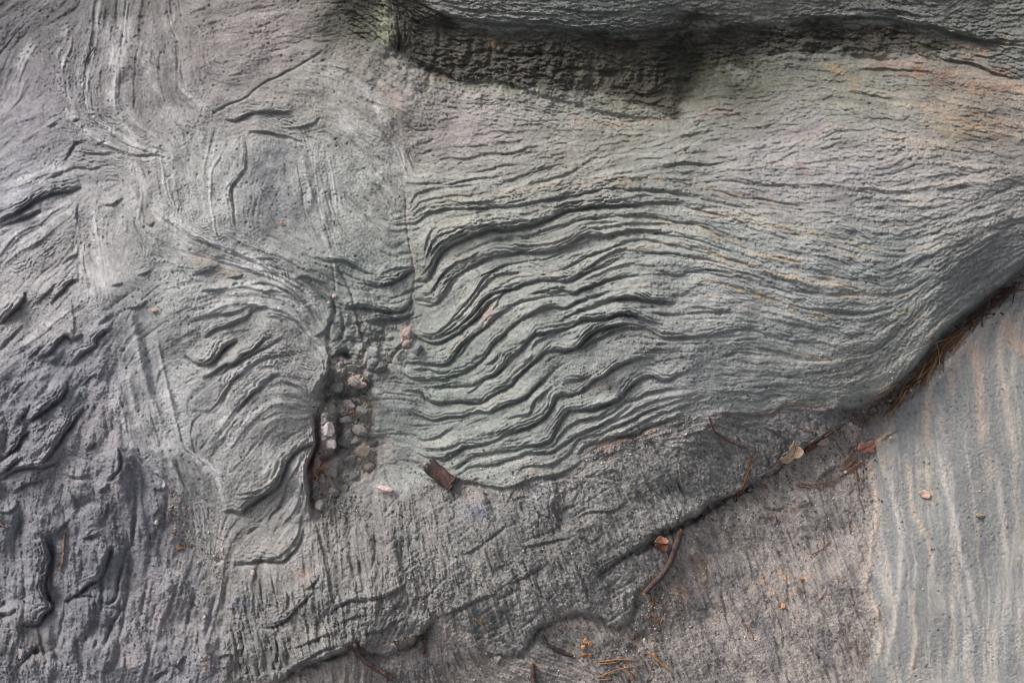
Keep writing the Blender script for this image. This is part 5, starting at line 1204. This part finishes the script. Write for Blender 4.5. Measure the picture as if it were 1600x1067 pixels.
needles("r", [(810, 600, 890, 510), (780, 690, 832, 556), (680, 880, 782, 790), (702, 860, 752, 748), (750, 830, 792, 1012), (740, 556, 802, 604), (690, 870, 770, 800), (820, 590, 870, 520)], "thin needle in the tangle around the lobed leaf", "needles around the lobed leaf", rgb=(134, 102, 78))
needles("r", [(380, 970, 500, 972), (500, 970, 700, 912), (700, 910, 802, 822), (560, 940, 554, 1012), (620, 660, 682, 762), (432, 620, 502, 640), (0, 1050, 102, 868), (22, 1040, 82, 880), (60, 882, 152, 740), (400, 600, 520, 640)], "thin needle on the ledge below the tan leaf", "needles on the ledge by the tan leaf", rgb=(122, 92, 74))
needles("r", [(960, 662, 1036, 624), (930, 690, 985, 655)], "straw needle at the slab's upper left corner", "needles on the slab corner", rgb=(156, 124, 94))
needles("i", [(402, 130, 396, 250), (396, 250, 390, 342)], "straight tan needle on the dark lobed rock, lower left", "needle pieces on the dark rock", rgb=(150, 112, 86), r=1.5, bend=.0)
needles("n7", [(0, 330, 32, 352)], "pink brown needle at the left edge of the picture", "needles on the left rock", rgb=(160, 120, 104)); needles("n7", [(868, 258, 896, 280)], "tiny pinkish needle below the hooked fold", "needles on the left rock 2", rgb=(180, 140, 124))
needle("n1", (440, 218), (394, 278), "dark needle lying high on the left rock", None, rgb=(70, 52, 46), r=1.1)
gl = np.array([(1392, 628), (1425, 598), (1452, 570), (1478, 540), (1500, 518)])
for k in range(48):                                            # the drift of needles filling the gully
    t = rnd.random() * 3.999; i = int(t); c = gl[i] + (gl[i + 1] - gl[i]) * (t - i) + np.array([rnd.gauss(0, 5), rnd.gauss(0, 6)]); a = -.85 + rnd.gauss(0, .28); l = rnd.uniform(16, 34)
    d = np.array([math.cos(a), math.sin(a)]) * l; needle("z", tuple(c - d), tuple(c + d), ["tan", "brown", "dark brown", "straw coloured"][k % 4] + " pine needle in the drift filling the gully under the boulder", "needles in the gully", rgb=[(150, 116, 84), (122, 90, 66), (96, 72, 58), (166, 134, 102)][k % 4], r=rnd.uniform(.8, 1.2), lift=rnd.uniform(0, 3))
for k in range(22):
    t = rnd.random(); c = np.array([1510 + 80 * t, 508 - 62 * t]) + np.array([rnd.gauss(0, 5), rnd.gauss(0, 4)]); a = -.7 + rnd.gauss(0, .5); l = rnd.uniform(8, 20); d = np.array([math.cos(a), math.sin(a)]) * l
    needle("z", tuple(c - d), tuple(c + d), "dark needle in the shadowed upper end of the gully", "needles in the upper gully", rgb=rnd.choice([(96, 72, 58), (80, 62, 52)]), r=.9)

# --- loose stones, shells and crumbs
ST = [("quartz_block", "f", 1046, 158, 12, 15, 5, (208, 198, 196), "upper white quartz block in the rusty crevice", "quartz"), ("quartz_block", "f", 1062, 256, 11, 14, 0, (202, 190, 190), "lower white quartz block in the rusty crevice", "quartz"),
 ("quartz_pebble", "f", 1410, 545, 17, 8, 14, (196, 178, 174), "long pinkish quartz pebble right of the crevice", "quartz"), ("quartz_block", "p", 446, 296, 17, 9, 12, (178, 154, 148), "pinkish stone lodged in the dark top of the crevice", "stone"),
 ("stone", "b", 146, 170, 9, 13, 10, (166, 146, 142), "pinkish wedge stone in the crack left of the folds", "stone"), ("stone", "b", 206, 268, 9, 11, 20, (112, 118, 120), "small grey wedge stone beneath the pinkish one", "stone"),
 ("stone", "n9", 1404, 292, 11, 6, 4, (150, 142, 124), "olive grey flat stone on the striped slab", "stone"), ("pebble", "n9", 485, 708, 6, 6, 0, (190, 144, 104), "round orange pebble on the rock floor", "pebble"),
 ("shell", "q", 430, 808, 4, 7, -10, (206, 196, 184), "white oval shell on the dark earth", "shell"), ("stone", "n8", 736, 960, 8, 9, 20, (142, 136, 132), "grey angular stone at the tip of the ledge", "stone"),
 ("crumb", "n8", 1140, 870, 5, 5, 0, (192, 150, 112), "top orange crumb of the little heap", "crumb"), ("crumb", "n8", 1128, 900, 5, 6, 40, (188, 146, 106), "left orange crumb of the little heap", "crumb"), ("crumb", "n8", 1160, 885, 4, 5, 10, (188, 140, 98), "right orange crumb of the little heap", "crumb"),
 ("crumb", "n8", 1135, 938, 6, 4, 0, (156, 110, 74), "lowest brown crumb of the little heap", "crumb"), ("crumb", "n8", 1160, 935, 4, 4, 0, (176, 128, 88), "lower right orange crumb of the little heap", "crumb"),
 ("pebble", "i", 976, 62, 4, 5, 0, (196, 184, 172), "white pebble in the gritty seam at lower left", "pebble"), ("pebble", "i", 1122, 222, 7, 5, -20, (150, 112, 90), "orange brown pebble in the gritty seam", "pebble"), ("pebble", "i", 1276, 655, 3.5, 4, 0, (178, 158, 146), "pinkish pebble on the pale seam at the bottom", "pebble"),
 ("pebble", "i", 372, 356, 4, 4, 0, (150, 130, 118), "small pebble at the foot of the tan needle", "pebble"), ("stone_chip", "n1", 1308, 1040, 6.5, 4.5, 25, (172, 136, 118), "tan chip in the smooth hollow of the left rock", "chip"), ("stone_chip", "g", 966, 340, 7, 3.6, -12, (196, 166, 146), "tan chip beside the upright ridges", "chip"),
 ("stone_chip", "g", 1465, 232, 5.5, 2.6, 8, (206, 188, 178), "pale pink chip above the hooked fold", "chip"), ("pebble", "e", 1085, 330, 5, 4, 0, (204, 184, 178), "white quartz bit at the foot of the pale vein", "pebble"), ("pebble", "e", 1052, 368, 4, 3, 0, (198, 178, 172), "white quartz bit left of the pale vein's foot", "pebble"),
 ("pebble", "a", 460, 780, 3, 2.5, 30, (184, 168, 148), "beige grain stuck under the second fold", "pebble"), ("pebble", "a", 400, 994, 3, 2, 10, (198, 194, 190), "white grain at the left end of the folds", "pebble"), ("pebble", "b", 735, 545, 3, 3, 0, (206, 200, 192), "white grain in the middle of the folds", "pebble"),
 ("stone_chip", "m", 1190, 1040, 5, 2.5, 35, (198, 196, 192), "white chip on the upper right of the face", "chip"), ("pebble", "r", 736, 586, 4, 4, 0, (196, 184, 176), "white pebble above the lobed leaf", "pebble"), ("pebble", "r", 820, 506, 4, 3, 0, (170, 160, 150), "grey pebble under the boulder's lower lip", "pebble"),
 ("pebble", "r", 750, 545, 3, 3, 0, (180, 168, 160), "small pale pebble under the boulder's lip", "pebble"), ("pebble", "r", 702, 890, 3.6, 3.2, 0, (196, 186, 180), "white pebble below the lobed leaf", "pebble"), ("pebble", "r", 996, 675, 4, 3.4, 0, (198, 178, 170), "pink white pebble on the slab corner", "pebble"),
 ("pebble", "r", 1126, 370, 3.8, 3.4, 0, (196, 190, 184), "white pebble at the slab side of the needle drift", "pebble"), ("pebble", "r", 1176, 314, 3.6, 2.8, 0, (190, 184, 176), "white pebble higher in the needle drift", "pebble"), ("pebble", "n6", 1225, 582, 7, 4, -15, (196, 192, 186), "long white pebble among the gully needles", "pebble"),
 ("pebble", "r", 985, 432, 4, 3, -40, (192, 184, 176), "white pebble at the lower end of the needle drift", "pebble"), ("pebble", "f", 384, 912, 3.6, 5, 5, (200, 182, 176), "pink white pebble in the thin pale vein", "pebble"), ("pebble", "j", 376, 378, 5, 6, 0, (186, 166, 158), "pinkish pebble below the flap of rock", "pebble"),
 ("pebble", "j", 1522, 604, 3.5, 3, 0, (170, 152, 138), "tan pebble at the ledge's right corner", "pebble"), ("pebble", "j", 1322, 914, 2.6, 3.2, 0, (190, 160, 134), "tan pebble on the floor below the ledge", "pebble"), ("pebble", "k", 848, 690, 2.5, 2.5, 0, (176, 166, 152), "pale grain on the dark ledge", "pebble"),
 ("stone", "i", 130, 880, 8, 10, 15, (166, 158, 158), "pale stone in the dark corner, bottom left", "stone"), ("stone", "i", 538, 1014, 6, 7, 10, (166, 160, 166), "pale grey stone near the bottom left edge", "stone"), ("stone", "j", 302, 842, 5, 9, 5, (164, 162, 166), "upright grey pebble in the crack of the dark ledge", "pebble"), ("stone", "j", 304, 920, 4.5, 7, 0, (150, 148, 152), "second grey pebble down the same crack", "pebble")]
for k, (nm, fr, x, y, rx, ry, an, rgb, lb, ct) in enumerate(ST):
    px, py = conv(fr, x, y); stone_thing(nm, px, py, rx, ry, an, rgb, lb, ct, 100 + k)

RUB = [(512, 612, 10, 7), (528, 604, 9, 8), (556, 596, 10, 8), (571, 604, 8, 9), (500, 640, 6, 10), (518, 640, 7, 9), (545, 632, 10, 6), (566, 640, 9, 7), (540, 655, 9, 8), (560, 672, 12, 8), (538, 690, 10, 9), (566, 705, 13, 9), (545, 716, 9, 8), (498, 722, 7, 9), (504, 748, 8, 7), (492, 770, 5, 9), (520, 738, 8, 9), (580, 690, 8, 7), (575, 728, 9, 7), (552, 742, 9, 7), (500, 790, 7, 8), (520, 770, 9, 7), (540, 765, 8, 7), (572, 560, 9, 10), (592, 575, 10, 8), (608, 560, 8, 8), (548, 574, 10, 7)]
TON = [(142, 140, 136), (128, 128, 125), (150, 142, 137), (112, 111, 108), (134, 124, 116), (132, 132, 127), (156, 148, 143)]
for k, (x, y, rx, ry) in enumerate(RUB):
    stone_thing("broken_stone", x, y, rx * 1.25, ry * 1.25, rnd.uniform(-30, 30), TON[k % 7], ["light grey", "mid grey", "pinkish grey", "dark grey", "brownish", "olive grey", "pale pinkish"][k % 7] + " broken angular rock piece packed in the crevice left of the folds", "stone", 400 + k, rz=min(rx, ry) * .9, sink=.40, group="rubble in the crevice")
# --- loose grit in the gully, on the ledges and in the seams: too many grains to count
def grit(name, spots, label, smin, smax, seed, brown=False):
    r_ = np.random.default_rng(seed); V0 = np.array([(1, 0, 0), (-.5, .87, 0), (-.5, -.87, 0), (0, 0, .8), (0, 0, -.8)]); F0 = [(0, 1, 3), (1, 2, 3), (2, 0, 3), (1, 0, 4), (2, 1, 4), (0, 2, 4)]
    V = []; F = []; C = []
    for (x0, y0, x1, y1, wd, n) in spots:
        t = r_.random(n); x = x0 + (x1 - x0) * t + r_.standard_normal(n) * wd; y = y0 + (y1 - y0) * t + r_.standard_normal(n) * wd
        for a, b in zip(x, y):
            if not (-20 < a < 1620 and -15 < b < 1080): continue
            s = smin + (smax - smin) * r_.random() ** 4; an = r_.random() * 6.28; c_, s_2 = math.cos(an), math.sin(an)
            L = V0 * (s * (.7 + .6 * r_.random((5, 3)))) * ([2.2, .7, .5] if brown else [1, 1, 1]); L = np.stack([c_ * L[:, 0] - s_2 * L[:, 1], s_2 * L[:, 0] + c_ * L[:, 1], L[:, 2]], 1)
            h = height(a, b) + s * .25; F += [tuple(i + len(V) for i in f) for f in F0]; V += [(a + l[0], b + l[1], h + l[2]) for l in L]
            g = r_.choice([.10, .2, .3, .42, .55], p=[.2, .3, .25, .15, .1]); tint = np.array([1.06, 1, .95]) if r_.random() < .6 else np.array([1.2, .98, .86]); tint = np.array([.55, .34, .22]) * (.5 + r_.random()) if brown else tint; C += [tuple(np.clip(g * tint, .01, .8)) + (1,)] * 5
    V = np.array(V); og = place(800, 533.5, 0); W = place(V[:, 0], V[:, 1], V[:, 2]); me = bpy.data.meshes.new(name); me.from_pydata([tuple(v - og) for v in W], [], F)
    ca = me.color_attributes.new("stone", 'FLOAT_COLOR', 'POINT'); ca.data.foreach_set("color", np.array(C, np.float32).ravel()); me.materials.append(MAT["slab"]); o = bpy.data.objects.new(name, me); o.location = tuple(og); scene.collection.objects.link(o)
    return tag(o, label, kind="stuff")
grit("grit", [(1340, 655, 1480, 560, 10, 700), (1100, 800, 1330, 680, 22, 1100), (1000, 1010, 1040, 900, 22, 900), (960, 860, 1200, 770, 16, 500), (650, 740, 900, 760, 22, 700), (920, 710, 1080, 660, 12, 700), (700, 900, 960, 900, 60, 900), (1050, 850, 1340, 800, 50, 900),
               (1000, 1000, 1330, 1000, 60, 900), (600, 1050, 980, 1050, 24, 700), (500, 760, 560, 800, 16, 400), (270, 760, 340, 900, 16, 500), (250, 900, 330, 1050, 30, 400), (640, 900, 700, 960, 14, 350), (960, 520, 1060, 530, 14, 160), (900, 600, 980, 580, 14, 160), (1380, 750, 1560, 1000, 90, 260), (500, 600, 560, 720, 16, 260)],
     "loose sandy grit in the cracks, gully and ledges", .6, 2.6, 77)

grit("leaf_litter", [(1340, 650, 1420, 605, 6, 160), (1420, 605, 1500, 520, 8, 320), (1500, 520, 1600, 440, 7, 260), (1000, 1000, 1035, 920, 16, 160), (1060, 825, 1200, 750, 5, 120), (1200, 745, 1330, 660, 9, 160), (560, 1025, 670, 985, 6, 60), (860, 980, 1000, 1000, 12, 80), (1300, 700, 1370, 740, 14, 90), (490, 640, 500, 780, 5, 60), (520, 600, 580, 600, 6, 50), (260, 780, 285, 850, 7, 50), (960, 1035, 1050, 1050, 16, 70)],
     "brown crumbs of leaf and needle litter caught in the cracks", .9, 3.2, 78, True)
